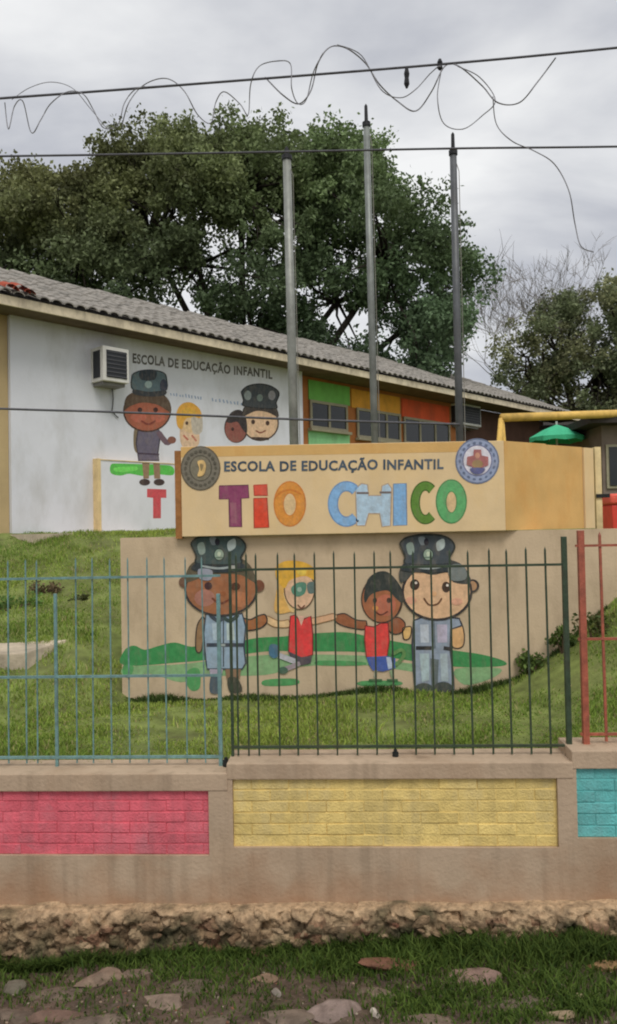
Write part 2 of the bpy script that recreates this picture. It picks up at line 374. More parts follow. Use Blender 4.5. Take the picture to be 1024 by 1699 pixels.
for i, ((u0, u1, z1), (a0, a1), (b0, b1)) in enumerate(zip(spans, PU, PZ)):
    e = .0015 * i
    MB().box((u0, e, Z_FOOT), (u1, th + e, b0)).build('plinth', M_WALLBEIGE, rw)
    if a0 - u0 > .001: MB().box((u0, e, b0), (a0, th + e, b1)).build('pillar', M_WALLBEIGE, rw)
    if u1 - a1 > .001: MB().box((a1, e, b0), (u1, th + e, b1)).build('pillar', M_WALLBEIGE, rw)
    bm_ = MB().box((u0 + (.0 if i != 1 else -.004), e - .004, b1), (u1 + (0 if i != 1 else .004), th + e, z1)).build('cap_beam', M_WALLBEIGE, rw, bevel=.006)
    pc = mat('panel_paint_%d' % i, alb(COLS[i], 1.65), .85, .22, 11, .4, 90, dirt=alb(tuple(v * .7 + 44 for v in COLS[i]), 1.35), dirt_amt=.95, dscale=3.2, piece=.09, streak=alb(tuple(v * .6 + 30 for v in COLS[i]), 1.3))
    mortar = mat('panel_joint_%d' % i, alb(tuple(v * .96 for v in COLS[i]), 1.55), .85, .2, 20, .4, 60)
    pn = MB().box((a0, e + .0232, b0), (a1, th + e - .02, b1)).build('brick_panel', mortar, rw); pn['label'] = PANEL_LAB[i]
    hh = (b1 - b0); nr = 6; rh = hh / nr; bl = .2
    me = None
    for r_ in range(nr):
        u = a0 - (bl / 2 if r_ % 2 else 0)
        while u < a1 - .004:
            x0 = max(u + .002, a0 + .002); x1 = min(u + bl - .002, a1 - .002)
            if x1 - x0 > .02 and x0 > -2.4 and x1 < 2.6:
                key = (i, round(x1 - x0, 3))
                if key not in bricks:
                    w_ = (x1 - x0) / 2
                    bricks[key] = MB().box((-w_, -.013, -rh/2 + .003), (w_, .016, rh/2 - .003)).mesh('brick', pc, False, bevel=.0032)
                b = link('brick', bricks[key], pn)
                b.location = ((x0 + x1) / 2, e + .033 + random.uniform(-.003, .003), b0 + rh * (r_ + .5) + random.uniform(-.0015, .0015))
                b.rotation_euler = (random.uniform(-.02, .02), random.uniform(-.006, .006), random.uniform(-.012, .012))
            u += bl

# footing: crumbled concrete ledge with rubble
M_LEDGE = mat('crumbled_footing', alb((172, 142, 112), 1.7), .95, .4, 14, .9, 45, dirt=alb((110, 82, 62), 1.3), dirt_amt=.8, dscale=5)
M_RUB = mat('rubble_matrix', (1, 1, 1), .95, .45, 30, .8, 60, dirt=(.06, .048, .032), dirt_amt=.6, dscale=8, attr=True)
def footing():
    """crumbled edge: a smooth base profile broken up by facets of rubble"""
    r = np.random.default_rng(77); nu, nl = 1300, 46
    prof = np.array([(.05, .030), (-.05, .028), (-.088, .020), (-.104, -.012), (-.108, -.06), (-.112, -.12), (-.118, -.18), (-.125, -.30)])
    dl = np.r_[0, np.cumsum(np.hypot(*np.diff(prof, axis=0).T))]; Ls = np.linspace(0, dl[-1], nl)
    pv = np.interp(Ls, dl, prof[:, 0]); pz = np.interp(Ls, dl, prof[:, 1]); us = np.linspace(-2.6, 2.6, nu)
    U, Lg = np.meshgrid(us, Ls); n = 620
    cu = r.uniform(-2.65, 2.65, n); cl_ = r.uniform(.10, dl[-1] + .02, n); off = r.normal(0, .013, n); tx, ty = r.normal(0, .22, (2, n)); big = r.uniform(.6, 1.5, n)
    D = np.hypot((U.ravel()[:, None] - cu) * .62, Lg.ravel()[:, None] - cl_) / big
    i1 = D.argmin(1); d1 = D.min(1); D[np.arange(len(D)), i1] = 9; d2 = D.min(1)
    disp = off[i1] + tx[i1] * (U.ravel() - cu[i1]) + ty[i1] * (Lg.ravel() - cl_[i1]) - .016 * np.exp(-((d2 - d1) / .006) ** 2)
    x_, y_ = U.ravel(), Lg.ravel()
    disp = disp + .010 * vnoise(x_, y_, 14, 201) + .005 * vnoise(x_, y_, 45, 202) + .003 * vnoise(x_, y_, 110, 203) + .014 * vnoise(x_, y_, 4, 204)
    wgt = smooth(.09, .15, y_) ; disp = disp * (.12 + .85 * wgt)
    v_ = np.tile(pv[:, None], (1, nu)).ravel(); z_ = np.tile(pz[:, None], (1, nu)).ravel() + .011 * x_
    v_ = v_ - disp * wgt * .9; z_ = z_ + disp * (1 - wgt) + .25 * disp * wgt
    i = np.arange(nu * nl).reshape(nl, nu); f = np.stack([i[:-1, :-1], i[1:, :-1], i[1:, 1:], i[:-1, 1:]], -1).reshape(-1, 4)
    pal = np.array([alb(c, 1.35) for c in [(152, 130, 102), (132, 110, 85), (112, 92, 70), (98, 84, 64), (120, 90, 70)]]); cc = pal[r.integers(0, 5, n)][i1[f[:, 0]]]
    yl = y_[f[:, 0]]; xl = x_[f[:, 0]]
    pale = (1 - smooth(.15, .22, yl + .02 * vnoise(xl, yl, 12, 210) + .012 * vnoise(xl, yl, 40, 211)))[:, None]; cc = cc * (1 - pale) + np.array(alb((168, 142, 112), 1.35)) * pale
    moss = np.clip(.5 * vnoise(xl, yl, 7, 212) + .4 * vnoise(xl, yl, 21, 213) + 3.0 * (yl - .20), 0, .85)[:, None]; cc = cc * (1 - moss) + np.array([.055, .058, .028]) * moss
    o = link('wall_footing', np_mesh('wall_footing', np.stack([x_, v_, z_], -1), f, M_RUB, cc), rw); o['label'] = 'crumbled mossy rubble footing along the foot of the wall'
    return o
foot = footing()
SM = [mat('rubble_%d' % i, alb(c, 1.3), .95, .4, 26, .8, 60, dirt=(.055, .052, .03), dirt_amt=.7, dscale=14) for i, c in enumerate([(148, 126, 100), (130, 108, 84), (112, 90, 68), (114, 78, 62), (98, 84, 66)])]
smesh = [[blob('stone', 1, .8, .7, m, 100 + k * 7 + i, .3, 2) for i in range(4)] for k, m in enumerate(SM)]
for i in range(150):
    u = random.uniform(-1.95, 1.95); w_ = random.choice([.012, .018, .024, .03, .04, .055, .07]); h_ = w_ * random.uniform(.45, .8)
    k = random.choices(range(5), [3, 5, 4, 1.6 if u > 0 else .3, 4])[0]; z_ = random.uniform(-.22, -.03)
    b = link('stone', random.choice(smesh[k]), foot)
    b.location = (u, -.098 + .12 * (z_ + .03) + random.uniform(-.008, .016), z_ + .011 * u); b.scale = (w_, random.uniform(.02, .035), h_)
    b.rotation_euler = (random.uniform(-.4, .4), random.uniform(-.5, .5), random.uniform(-.5, .5))
# ------------------------------------------------------------------ fences on the wall
FV = .14
def fu(px, py): return wu(px, py, FV)
def fence(label, cat_group, frame_px, bars, top_y, bot_y, rails, posts, col, name, feet, bw=.0065, mid_px=None, bar_top=None):
    t = thing('metal_fence', label, 'fence', WP + (-wn) * FV, WALL_ROT)
    m = mat(name, alb(col, 1.5), .5, .35, 25, .15, 80, dirt=(.09, .06, .04), dirt_amt=.35, dscale=9, spec=.4)
    um = mid_px
    zb = fu(um, bot_y)[1]; zt_ = fu(um, top_y)[1]
    for j, p in enumerate(bars):
        u = fu(p, (top_y + bot_y) / 2)[0]; l_ = random.uniform(-.006, .006); tz = zt_ + random.uniform(-.006, .006)
        b = MB(); b.box((-bw, -bw, zb), (bw, bw, tz - .02)); b.add([(-bw, -bw, tz-.02), (bw, -bw, tz-.02), (bw, bw, tz-.02), (-bw, bw, tz-.02), (0, 0, tz)], [(0,1,4),(1,2,4),(2,3,4),(3,0,4)])
        o = b.build('bar', m, t); o.location = (u, 0, 0); o.rotation_euler = (random.uniform(-.006, .006), random.uniform(-.006, .006), 0)
    u0, u1 = fu(frame_px[0], 1100)[0], fu(frame_px[1], 1100)[0]
    for y in rails:
        z = fu(um, y)[1]
        MB().box((u0, -.011, z - .0065), (u1, -.0066 + .0135, z + .0065)).build('rail', m, t)
    for p, w_, ty in posts:
        u = fu(p, 1100)[0]; hw = w_ / 2
        z0 = fu(p, bot_y + 14)[1]
        MB().box((u - hw, -hw, z0 - .01), (u + hw, hw, fu(p, ty)[1])).build('post', m, t, bevel=.003)
    mk = mat('black_iron', (.02, .022, .022), .6, .3, 20, .2)
    for p, y in feet:
        u, z = fu(p, y)
        a = MB(); a.tube([(u, -.02, z - .018), (u, -.02, z + .016)], .017, 10); a.tube([(u, -.02, z + .012), (u, -.02, z + .03)], .010, 8); a.build('anchor_bolt', mk, t)
    return t
fence('pale blue metal bar fence on the wall above the pink brick panel', None, (-160, 368),
      [12-62, 12-31, 12, 42, 60, 125, 152, 183, 213, 244, 275, 307, 340], 925, 1266, [958, 1122, 1256], [(93, .017, 985), (364, .021, 985)], (94, 124, 122), 'fence_blue', [(376, 1264)], .0034, 180)
fence('dark green metal bar fence on the wall above the yellow brick panel', None, (384, 945),
      [392, 410] + [428 + 32.2 * i for i in range(16)], 912, 1252, [941, 1238], [(384, .016, 915), (941, .028, 890)], (44, 58, 42), 'fence_green', [(656, 1251), (942, 1253)], .0048, 660)
fence('rust red metal bar fence on the wall above the turquoise brick panel', None, (960, 1240),
      [1003, 1036, 1068, 1100, 1133], 880, 1230, [905, 1060, 1218], [(969, .034, 880)], (140, 76, 58), 'fence_red', [], .0065, 990)

# ------------------------------------------------------------------ mural wall
MY = 6.4; mn = Vector((0, -1, 0)); MP = Vector((0, MY, 0))
ZB = (at(300, 886, MY - .08).z + at(838, 887, MY - .08).z) / 2
M_MURAL = mat('mural_render', alb((160, 142, 118), 1.75), .9, .12, 2.5, .15, 50, dirt=alb((110, 92, 70), 1.5), dirt_amt=.35, dscale=3)
XL, XR = at(201, 1000, MY).x, 3.6
mw = thing('mural_wall', 'beige wall with painted police officers and children under the sign', 'wall', (0, MY, 0))
MB().box((XL, 0, .3), (XR, .16, ZB + .004)).build('wall', M_MURAL, mw)
def P_(): return Paint((0, MY, 0), mn)
BLK = (34, 32, 34)
p = P_()
gr = (38, 110, 58)
p.poly([(206,1080),(222,1071),(240,1078),(262,1072),(290,1066),(318,1073),(350,1068),(395,1064),(430,1058),(470,1056),(510,1052),(535,1050),(575,1049),(612,1056),(655,1064),(690,1070),(760,1080),(800,1086),(835,1096),(838,1104),(800,1107),(740,1105),(655,1092),(600,1082),(500,1081),(440,1081),(350,1094),(300,1099),(206,1104)], gr)
lg = (104, 142, 98)
for q in [[(208,1107),(300,1102),(400,1090),(470,1086),(606,1088),(660,1098),(700,1104),(700,1116),(606,1104),(500,1106),(440,1120),(345,1122),(300,1132),(250,1118),(210,1124)], [(756,1110),(830,1109),(815,1126),(770,1136)]]: p.poly(q, lg)
for q in [[(312,1112),(330,1110),(332,1140),(318,1146),(308,1130)], [(440,1128),(490,1126),(492,1136),(440,1138)], [(600,1130),(660,1130),(662,1137),(600,1138)], [(530,1096),(600,1098),(600,1104),(530,1104)], [(205,1104),(222,1106),(215,1124),(205,1120)]]: p.poly(q, (58, 124, 70))
o = p.build('painted_grass', mw)

def officer(p, dark=True):
    skin = (128, 78, 50) if dark else (214, 172, 134)
    if dark:
        X = lambda x: x; uni = (116, 136, 156); uni2 = (146, 164, 178)
        # arm hanging
        p.outlined([(337,1022),(328,1036),(325,1060),(326,1080),(334,1080),(338,1058),(342,1036)], (116, 88, 60), 2)
        # raised arm to the child
        p.outlined([(400,1024),(415,1028),(428,1022),(440,1020),(443,1032),(432,1042),(412,1046),(400,1042)], (132, 78, 44), 2.5)
        # body
        p.outlined([(342,1018),(372,1022),(402,1018),(408,1040),(405,1072),(408,1100),(402,1110),(344,1110),(340,1080),(338,1050)], uni, 3, (40, 50, 60), False)
        p.poly([(352,1034),(366,1034),(366,1062),(354,1062)], uni2, False); p.poly([(376,1034),(388,1034),(390,1062),(377,1062)], (150, 165, 165), False)
        p.stroke([(371,1022),(371,1106)], 3, (50, 60, 70)); p.stroke([(343,1070),(404,1070)], 9, (36, 44, 58)); p.stroke([(364,1070),(374,1070)], 6, (120, 130, 130))
        p.stroke([(348,1020),(362,1030),(371,1024)], 6, (38, 50, 64)); p.stroke([(371,1024),(382,1030),(396,1020)], 6, (38, 54, 54))
        # legs, boots
        p.poly([(348,1110),(370,1110),(368,1122),(349,1122)], (140, 132, 150), False); p.poly([(374,1110),(400,1110),(398,1126),(376,1126)], (112, 86, 66), False)
        p.poly([(351,1121),(367,1121),(366,1148),(349,1148)], (52, 66, 78)); p.poly([(378,1125),(394,1125),(402,1146),(382,1148)], (46, 48, 40))
        cx, cy = 367, 978
        p.ell(306, 966, 9, 9, (84, 58, 44)); p.ell(430, 972, 9, 10, (92, 52, 36))
        p.ell(cx, cy, 61, 45, BLK); p.ell(cx, cy, 57.5, 41.5, skin); p.ell(340, 992, 17, 14, (140, 92, 80)); p.ell(398, 994, 15, 13, (150, 92, 60))
        p.poly([(309,966),(314,940),(335,926),(370,922),(400,926),(418,942),(424,966),(400,954),(370,952),(340,956)], (66, 60, 46))
        p.ell(346, 972, 6.5, 6.5, (46, 26, 30)); p.ell(391, 973, 8, 6.5, (62, 32, 20))
        p.stroke([(352,992),(366,1001),(382,994)], 3.5, (88, 40, 26)); p.ell(370, 985, 5, 4, (118, 66, 38))
        s_ = 0
    else:
        uni = (116, 128, 146)
        p.outlined([(745,1030),(762,1028),(770,1050),(768,1072),(752,1074),(746,1054)], (206, 158, 106), 2)
        p.outlined([(668,1042),(682,1040),(680,1058),(670,1060)], (206, 164, 100), 2)
        p.outlined([(686,1030),(700,1024),(740,1024),(762,1026),(766,1038),(748,1044),(747,1078),(752,1120),(754,1144),(688,1144),(686,1110),(684,1070)], uni, 3, (40, 44, 54), False)
        p.poly([(697,1036),(711,1036),(712,1066),(698,1066)], (156, 164, 176), False); p.poly([(725,1036),(742,1036),(742,1066),(726,1066)], (150, 144, 164), False)
        p.stroke([(718,1028),(720,1076)], 8, (76, 88, 98)); p.stroke([(690,1075),(716,1075)], 9, (24, 26, 30)); p.stroke([(736,1075),(750,1077)], 9, (30, 30, 34))
        p.poly([(696,1084),(712,1084),(712,1128),(700,1132)], (140, 158, 164), False); p.poly([(730,1084),(742,1084),(744,1130),(732,1130)], (136, 150, 158), False)
        p.poly([(714,1092),(728,1094),(726,1140),(716,1140)], (74, 84, 88), False)
        p.ell(703, 1142, 15, 9, (48, 58, 54)); p.ell(735, 1140, 15, 9, (46, 54, 52))
        cx, cy = 725, 982
        p.ell(784, 972, 11, 11, BLK); p.ell(783, 972, 8, 8, (150, 112, 80))
        p.ell(cx, cy, 59, 48, BLK); p.ell(cx, cy, 55, 44, skin)
        p.poly([(664,966),(664,944),(690,928),(730,926),(762,934),(776,950),(780,968),(752,966),(744,950),(716,954),(690,948),(674,962)], (48, 52, 52))
        p.ell(688, 970, 8, 9, (40, 26, 22)); p.ell(740, 974, 7, 9, (42, 28, 22)); p.ell(690, 967, 2.2, 2.2, (210, 200, 190)); p.ell(742, 971, 2.2, 2.2, (210, 200, 190))
        p.stroke([(703,992),(710,1002),(718,1004),(727,1001),(733,992)], 3, (84, 54, 36)); p.ell(720, 985, 4.5, 4, (186, 140, 100))
        p.ell(682, 996, 9, 6, (220, 160, 132)); p.ell(758, 998, 9, 6, (220, 160, 132))
    dx = 0 if dark else 346
    # peaked cap: crown, panels, band, badge, visor
    cap = (44, 60, 62) if dark else (46, 54, 62)
    p.outlined([(317+dx,902),(326+dx,893),(345+dx,888),(365+dx,887),(388+dx,889),(402+dx,896),(408+dx,908),(400+dx,924),(396+dx,936),(330+dx,936),(326+dx,922)], cap, 3, (26, 32, 32))
    p.poly([(328+dx,904),(338+dx,900),(341+dx,916),(332+dx,920)], (112, 128, 122)); p.poly([(378+dx,900),(390+dx,894),(391+dx,908),(380+dx,914)], (146, 158, 158))
    p.poly([(348+dx,892),(358+dx,891),(360+dx,902),(352+dx,904)], (96, 106, 114)); p.ell(361+dx, 899, 4, 6, (22, 22, 34))
    p.ell(364+dx, 920, 9, 10.5, (30, 44, 42)); p.ell(364+dx, 920, 7.5, 8.8, (118, 138, 124)); p.ell(364+dx, 919, 3, 4, (168, 182, 160)); p.stroke([(358+dx,925),(370+dx,925)], 2, (60, 84, 72))
    p.poly([(328+dx,934),(364+dx,939),(400+dx,934),(408+dx,946),(364+dx,950),(320+dx,946)], (28, 36, 42)); p.stroke([(336+dx,939),(364+dx,943),(392+dx,939)], 3.5, (128, 138, 140))
    if dark: p.poly([(330,944),(352,946),(350,962),(332,960)], (118, 122, 136)); p.ell(386, 942, 6, 4, (150, 152, 146))
    else: p.poly([(744,940),(764,936),(774,950),(770,962),(748,962)], (92, 100, 100))
p = P_(); p.k = 14; officer(p, True); o = p.build('painted_officer', mw); o['label'] = 'painted cartoon officer with brown skin and dark peaked cap'
p = P_(); p.k = 14; officer(p, False); o = p.build('painted_officer', mw); o['label'] = 'painted cartoon officer with light skin and grey uniform'
p = P_(); p.k = 14   # blond girl
p.outlined([(479,1028),(462,1030),(444,1022),(441,1030),(455,1040),(480,1040)], (214, 178, 132), 1.5, (110, 80, 50))
p.outlined([(516,1026),(535,1022),(555,1018),(558,1026),(538,1032),(517,1036)], (206, 160, 124), 1.5, (110, 80, 50))
p.poly([(458,940),(462,960),(458,985),(455,1010),(462,1018),(478,1016),(490,1010),(484,990),(478,965)], (198, 152, 78)); p.poly([(470,985),(480,990),(490,1012),(482,1014)], (222, 186, 128))
p.ell(497, 978, 26, 34, (70, 56, 40)); p.ell(497, 978, 24, 32, (208, 168, 136))
p.poly([(459,960),(458,942),(470,932),(488,930),(508,934),(521,944),(523,962),(508,956),(494,958),(480,964),(472,976)], (206, 156, 52)); p.poly([(494,942),(508,944),(506,954),(494,952)], (216, 184, 74)); p.stroke([(489,931),(489,954)], 3, (140, 112, 20))
p.poly([(484,974),(496,966),(508,968),(506,984),(494,990),(485,984)], (62, 110, 92)); p.ell(497, 978, 4, 4, (124, 150, 136)); p.poly([(510,968),(522,966),(523,982),(512,984)], (72, 92, 90)); p.stroke([(494,1003),(500,1009),(506,1004)], 2.5, (84, 50, 40))
p.outlined([(482,1022),(490,1020),(498,1030),(506,1026),(516,1022),(519,1050),(519,1086),(500,1092),(479,1082),(480,1050)], (188, 44, 46), 2, (90, 24, 26), False); p.poly([(494,1022),(506,1022),(500,1038)], (216, 170, 150), False)
p.poly([(478,1080),(500,1090),(518,1088),(516,1100),(500,1104),(484,1094)], (58, 52, 62), False)
p.stroke([(492,1098),(476,1092),(460,1086)], 9, (150, 150, 158)); p.poly([(448,1070),(460,1070),(464,1084),(456,1092),(447,1086)], (48, 84, 110)); p.stroke([(498,1100),(484,1106),(472,1110)], 8, (128, 116, 124)); p.ell(470, 1112, 8, 6, (48, 76, 62))
o = p.build('painted_girl', mw)
p = P_(); p.k = 14   # boy
p.outlined([(608,1030),(590,1028),(572,1018),(556,1022),(558,1032),(575,1040),(606,1044)], (122, 70, 44), 2)
p.outlined([(644,1030),(660,1024),(672,1034),(668,1048),(654,1052),(644,1044)], (122, 66, 42), 2)
p.ell(634, 994, 35, 40, (46, 32, 26)); p.ell(633, 995, 32, 37, (134, 78, 50)); p.ell(640, 1004, 17, 18, (152, 82, 62))
p.poly([(604,986),(610,962),(624,950),(640,948),(654,958),(668,980),(668,1000),(656,992),(644,980),(626,982),(614,988),(606,1000)], (32, 38, 38))
p.ell(622, 996, 3.5, 4.5, (40, 24, 20)); p.ell(645, 996, 3.5, 4.5, (40, 24, 20)); p.stroke([(622,1014),(632,1020),(644,1014)], 2.5, (78, 34, 26)); p.ell(623, 1009, 5, 4, (176, 116, 60))
p.outlined([(606,1038),(620,1040),(632,1034),(644,1034),(646,1062),(642,1090),(608,1090),(605,1062)], (190, 50, 48), 2, (96, 26, 26), False)
p.poly([(608,1090),(642,1088),(656,1092),(656,1108),(636,1114),(618,1112),(612,1102)], (48, 70, 138), False); p.poly([(641,1090),(648,1090),(652,1108),(644,1110)], (176, 190, 214), False)
p.stroke([(650,1086),(666,1078),(670,1088),(656,1104)], 6, (74, 112, 62)); p.stroke([(624,1112),(622,1124)], 7, (128, 132, 114)); p.stroke([(648,1112),(652,1124)], 7, (112, 132, 100)); p.stroke([(612,1128),(634,1128)], 5, (48, 84, 52)); p.stroke([(642,1128),(660,1128)], 5, (48, 84, 52))
o = p.build('painted_boy', mw)

# ------------------------------------------------------------------ sign
SY = MY - .08; ZT = (at(300, 741, SY).z + at(838, 731, SY).z) / 2
M_SIGN = mat('sign_cream', alb((212, 186, 144), 1.8), .7, .10, 3, .08, 60, dirt=alb((190, 160, 108), 1.55), dirt_amt=.55, dscale=2.2)
M_SIGN2 = mat('sign_ochre_shade', alb((184, 148, 92), 1.5), .7, .12, 3, .08, 60, dirt=alb((170, 120, 60), 1.6), dirt_amt=.5, dscale=3)  # ochre of the top strip; on the side panels it paints their darker shading
M_BROWN = mat('brown_wood', alb((140, 96, 56), 1.5), .8, .3, 9, .3, 40)
xa, xb = at(301, 810, SY).x, at(838, 810, SY).x; pe = at(984, 815, 6.98)
sg = thing('school_sign', 'long cream folded sign board with painted school lettering above the mural wall', 'sign', (0, 0, 0))
MB().box((xa, SY, ZB + .006), (xb, SY + .10, ZT)).build('front_panel', M_SIGN, sg, bevel=.004)
dirp = Vector((pe.x - xb, pe.y - SY, 0)); LP = dirp.length; dirp.normalize(); npn = Vector((-dirp.y, dirp.x, 0))
def side(f0, f1, off, name, m, zt_, zb=ZB + .008):
    a = Vector((xb + .002, SY + .001, 0)) + dirp * (LP * f0); b = Vector((xb + .002, SY + .001, 0)) + dirp * (LP * f1)
    q = [a + npn * off, b + npn * off, b + npn * (.1 + off), a + npn * (.1 + off)]
    return MB().hexa([(v.x, v.y, zb) for v in q] + [(v.x, v.y, zt_) for v in q]).build(name, m, sg)
side(0, .452, 0, 'side_panel', M_SIGN2, ZT - .002); side(.456, .88, .004, 'side_panel', M_SIGN2, ZT - .008); side(.884, 1.0, -.012, 'end_strip', M_SIGN, ZT - .012)
MB().box((xa - .055, SY + .02, ZB - .01), (xa - .002, SY + .09, ZT - .03)).build('edge_post', M_BROWN, sg)
MB().box((xa, SY - .0012, ZT - .085), (xb - .3, SY + .01, ZT - .004)).build('top_strip', M_SIGN2, sg)
def SP(): return Paint((0, SY, 0), mn)
p = SP(); p.k = 8
p.text('ESCOLA DE EDUCAÇÃO INFANTIL', [(372,762),(736,757),(736,782),(372,787)], (52, 68, 84), sg, .032, 1.5, 1.08)
def letter(fn, lab):
    p = SP(); p.k = 3; fn(p); o = p.build('letter', sg); o['label'] = lab
def ringO(p, cx, cy, rx, ry, ix, iy, col, edge):
    p.ell(cx, cy, rx, ry, edge); p.ell(cx, cy, rx - 2, ry - 2, col); p.ell(cx, cy + 1, ix + 1.5, iy + 1.5, edge); p.ell(cx, cy + 1, ix, iy, (214, 182, 134))
letter(lambda p: (p.outlined([(364,806),(412,805),(413,826),(400,827),(401,874),(381,874),(380,828),(364,828)], (112, 46, 80), 2, (76, 34, 56), False), p.poly([(382,834),(392,834),(393,868),(384,868)], (128, 70, 92), False)), 'purple letter T')
letter(lambda p: (p.outlined([(421,805),(443,804),(444,822),(422,822)], (190, 66, 50), 2, (150, 40, 30), False), p.outlined([(421,827),(443,826),(446,875),(422,876)], (194, 56, 34), 2, (140, 40, 28), False)), 'red letter I')
letter(lambda p: (ringO(p, 481, 836, 27, 38, 10, 18, (206, 132, 52), (176, 100, 36)), p.stroke([(456,826),(468,816),(484,813),(500,820)], 3, (176, 100, 36))), 'orange letter O')
def cshape(p, cx, cy, rx, ry, wd_, col, edge, a=48):
    def arc(r1, r2, w, c):
        n = 26; A = [(cx + (r1)*math.cos(R(a + (360-2*a)*i/n)), cy + r2*math.sin(R(a + (360-2*a)*i/n))) for i in range(n+1)]
        B = [(cx + (r1-w)*math.cos(R(a + (360-2*a)*i/n)), cy + (r2-w)*math.sin(R(a + (360-2*a)*i/n))) for i in range(n+1)]
        vs = [p.pt(*q) for q in A] + [p.pt(*q) for q in B]; p.mb.add(vs, [(i, i+1, n+2+i, n+1+i) for i in range(n)], alb(c, 1.7)); p.k += 1
    arc(rx, ry, wd_, edge); arc(rx - 2, ry - 2, wd_ - 4, col)
letter(lambda p: cshape(p, 575, 836, 31, 38, 17, (122, 160, 196), (92, 124, 160)), 'light blue letter C')
def H_(p):
    p.outlined([(590,810),(600,802),(610,804),(612,822),(632,822),(634,806),(644,802),(650,810),(648,872),(634,874),(630,852),(612,852),(606,872),(592,872)], (160, 186, 206), 2, (150, 128, 110), False)
    p.stroke([(592,818),(612,818)], 5, (92, 84, 84)); p.stroke([(630,817),(649,817)], 5, (92, 84, 84))
letter(H_, 'pale blue letter H with grey bands')
letter(lambda p: p.outlined([(653,803),(674,802),(675,871),(653,872)], (104, 148, 190), 2, (84, 112, 146), False), 'blue letter I')
letter(lambda p: cshape(p, 706, 834, 25, 36, 16, (80, 112, 48), (58, 84, 36), 50), 'olive green letter C')
letter(lambda p: ringO(p, 749, 832, 26, 37, 8, 17, (72, 142, 86), (50, 108, 62)), 'green letter O')
p = SP(); p.k = 9
p.ell(333, 777, 33, 37, (70, 66, 56)); p.ell(333, 777, 31, 35, (92, 88, 78)); p.ell(333, 777, 19, 22, (62, 60, 52)); p.ell(333, 777, 17, 20, (98, 94, 80))
for a in range(0, 360, 18): p.ell(333 + 25 * math.cos(R(a)), 777 + 28.5 * math.sin(R(a)), 2.2, 3, (64, 62, 54), rot=a)
p.poly([(328,766),(338,764),(342,774),(338,788),(328,790),(331,778)], (198, 164, 104)); p.poly([(332,770),(338,772),(334,782)], (120, 104, 70))
p.build('emblem', sg)['label'] = 'dark grey round painted emblem with a yellow middle'
p = SP(); p.k = 9
p.ell(792, 765, 36.5, 38, (84, 96, 122)); p.ell(792, 765, 34, 35.5, (122, 134, 162)); p.ell(792, 764, 25, 26.5, (92, 96, 128)); p.ell(792, 764, 23, 24.5, (206, 204, 214))
for a in range(0, 360, 20): p.ell(792 + 29 * math.cos(R(a)), 765 + 30.5 * math.sin(R(a)), 1.8, 2.6, (78, 90, 118), rot=a)
p.poly([(786,746),(798,746),(799,756),(810,758),(810,772),(800,776),(798,784),(786,784),(784,775),(774,771),(775,758),(785,756)], (140, 84, 84), False); p.ell(792, 770, 9, 7, (128, 104, 70)); p.ell(792, 756, 4, 5, (168, 120, 100)); p.poly([(780,777),(804,777),(798,786),(786,786)], (70, 74, 116))
p.build('emblem', sg)['label'] = 'blue and white round painted emblem with a reddish cross'
cp = at(992, 800, 7.05); M_CREAM = mat('cream_post', alb((206, 186, 140), 1.6), .75, .25, 9, .15, dirt=(.1, .08, .05))
MB().box((cp.x - .03, cp.y - .03, 1.2), (cp.x + .025, cp.y + .03, at(992, 742, 7.05).z)).build('support_post', M_CREAM, sg)
MB().box((cp.x - .03, cp.y - .045, at(992, 826, 7.05).z), (cp.x + .09, cp.y - .031, at(992, 820, 7.05).z)).build('bracket', mat('black_iron', (.02,.02,.02)), sg)

# ------------------------------------------------------------------ flagpoles
poles = [(476, 260, 488, 728, 16.5, (132, 134, 128), 'flagpole', 'light grey flagpole behind the sign, shortest and thickest of three'),
         (608, 205, 622, 728, 13, (116, 120, 116), 'flagpole', 'tallest grey flagpole standing between the other two behind the sign'),
         (752, 252, 763, 728, 14, (84, 86, 88), 'flagpole', 'dark grey flagpole standing behind the blue and white round emblem')]
PY = 7.6
for tx, ty, bx, by, wpx, col, nm, lab in poles:
    top = at(tx, ty, PY); bot = at(bx, by, PY); r_ = wpx * .9 / F * PY / 2
    dz = (top - bot); gz = float(lawn_h(bot.x, PY)); base = bot + dz * ((gz - .1 - bot.z) / dz.z)
    t = thing(nm, lab, 'flagpole', (base.x, base.y, gz), group='flagpoles behind the sign')
    m = mat('galvanised_%d' % tx, alb(col, 1.35), .5, .25, 8, .1, 60, dirt=(.1, .085, .07), dirt_amt=.4, dscale=6, metal=.35, spec=.4)
    O = Vector((base.x, base.y, gz))
    MB().tube([base - O, bot.lerp(top, .45) - O, top - O], [r_ * 1.05, r_, r_ * .92], 14).build('pole', m, t, True)
    dk = mat('dark_steel', (.035, .035, .038), .55, .3, 20, .1, metal=.4)
    d_ = dz.normalized(); hh = (30 if tx > 500 else 14) / F * PY
    MB().tube([top - O - d_ * .03, top - O + d_ * .012], r_ * 1.18, 14).build('collar', dk, t)
    MB().tube([top - O, top - O + d_ * hh, top - O + d_ * (hh + .02)], [r_ * .55, r_ * .45, .004], 10).build('finial', dk, t)
    rp = Vector((r_ + .012, -r_ * .6, 0))
    MB().tube([base - O + rp + d_ * 1.2, top - O + rp - d_ * .2, top - O - d_ * .01], .004, 5).build('halyard', mat('rope', (.25, .24, .21)), t)

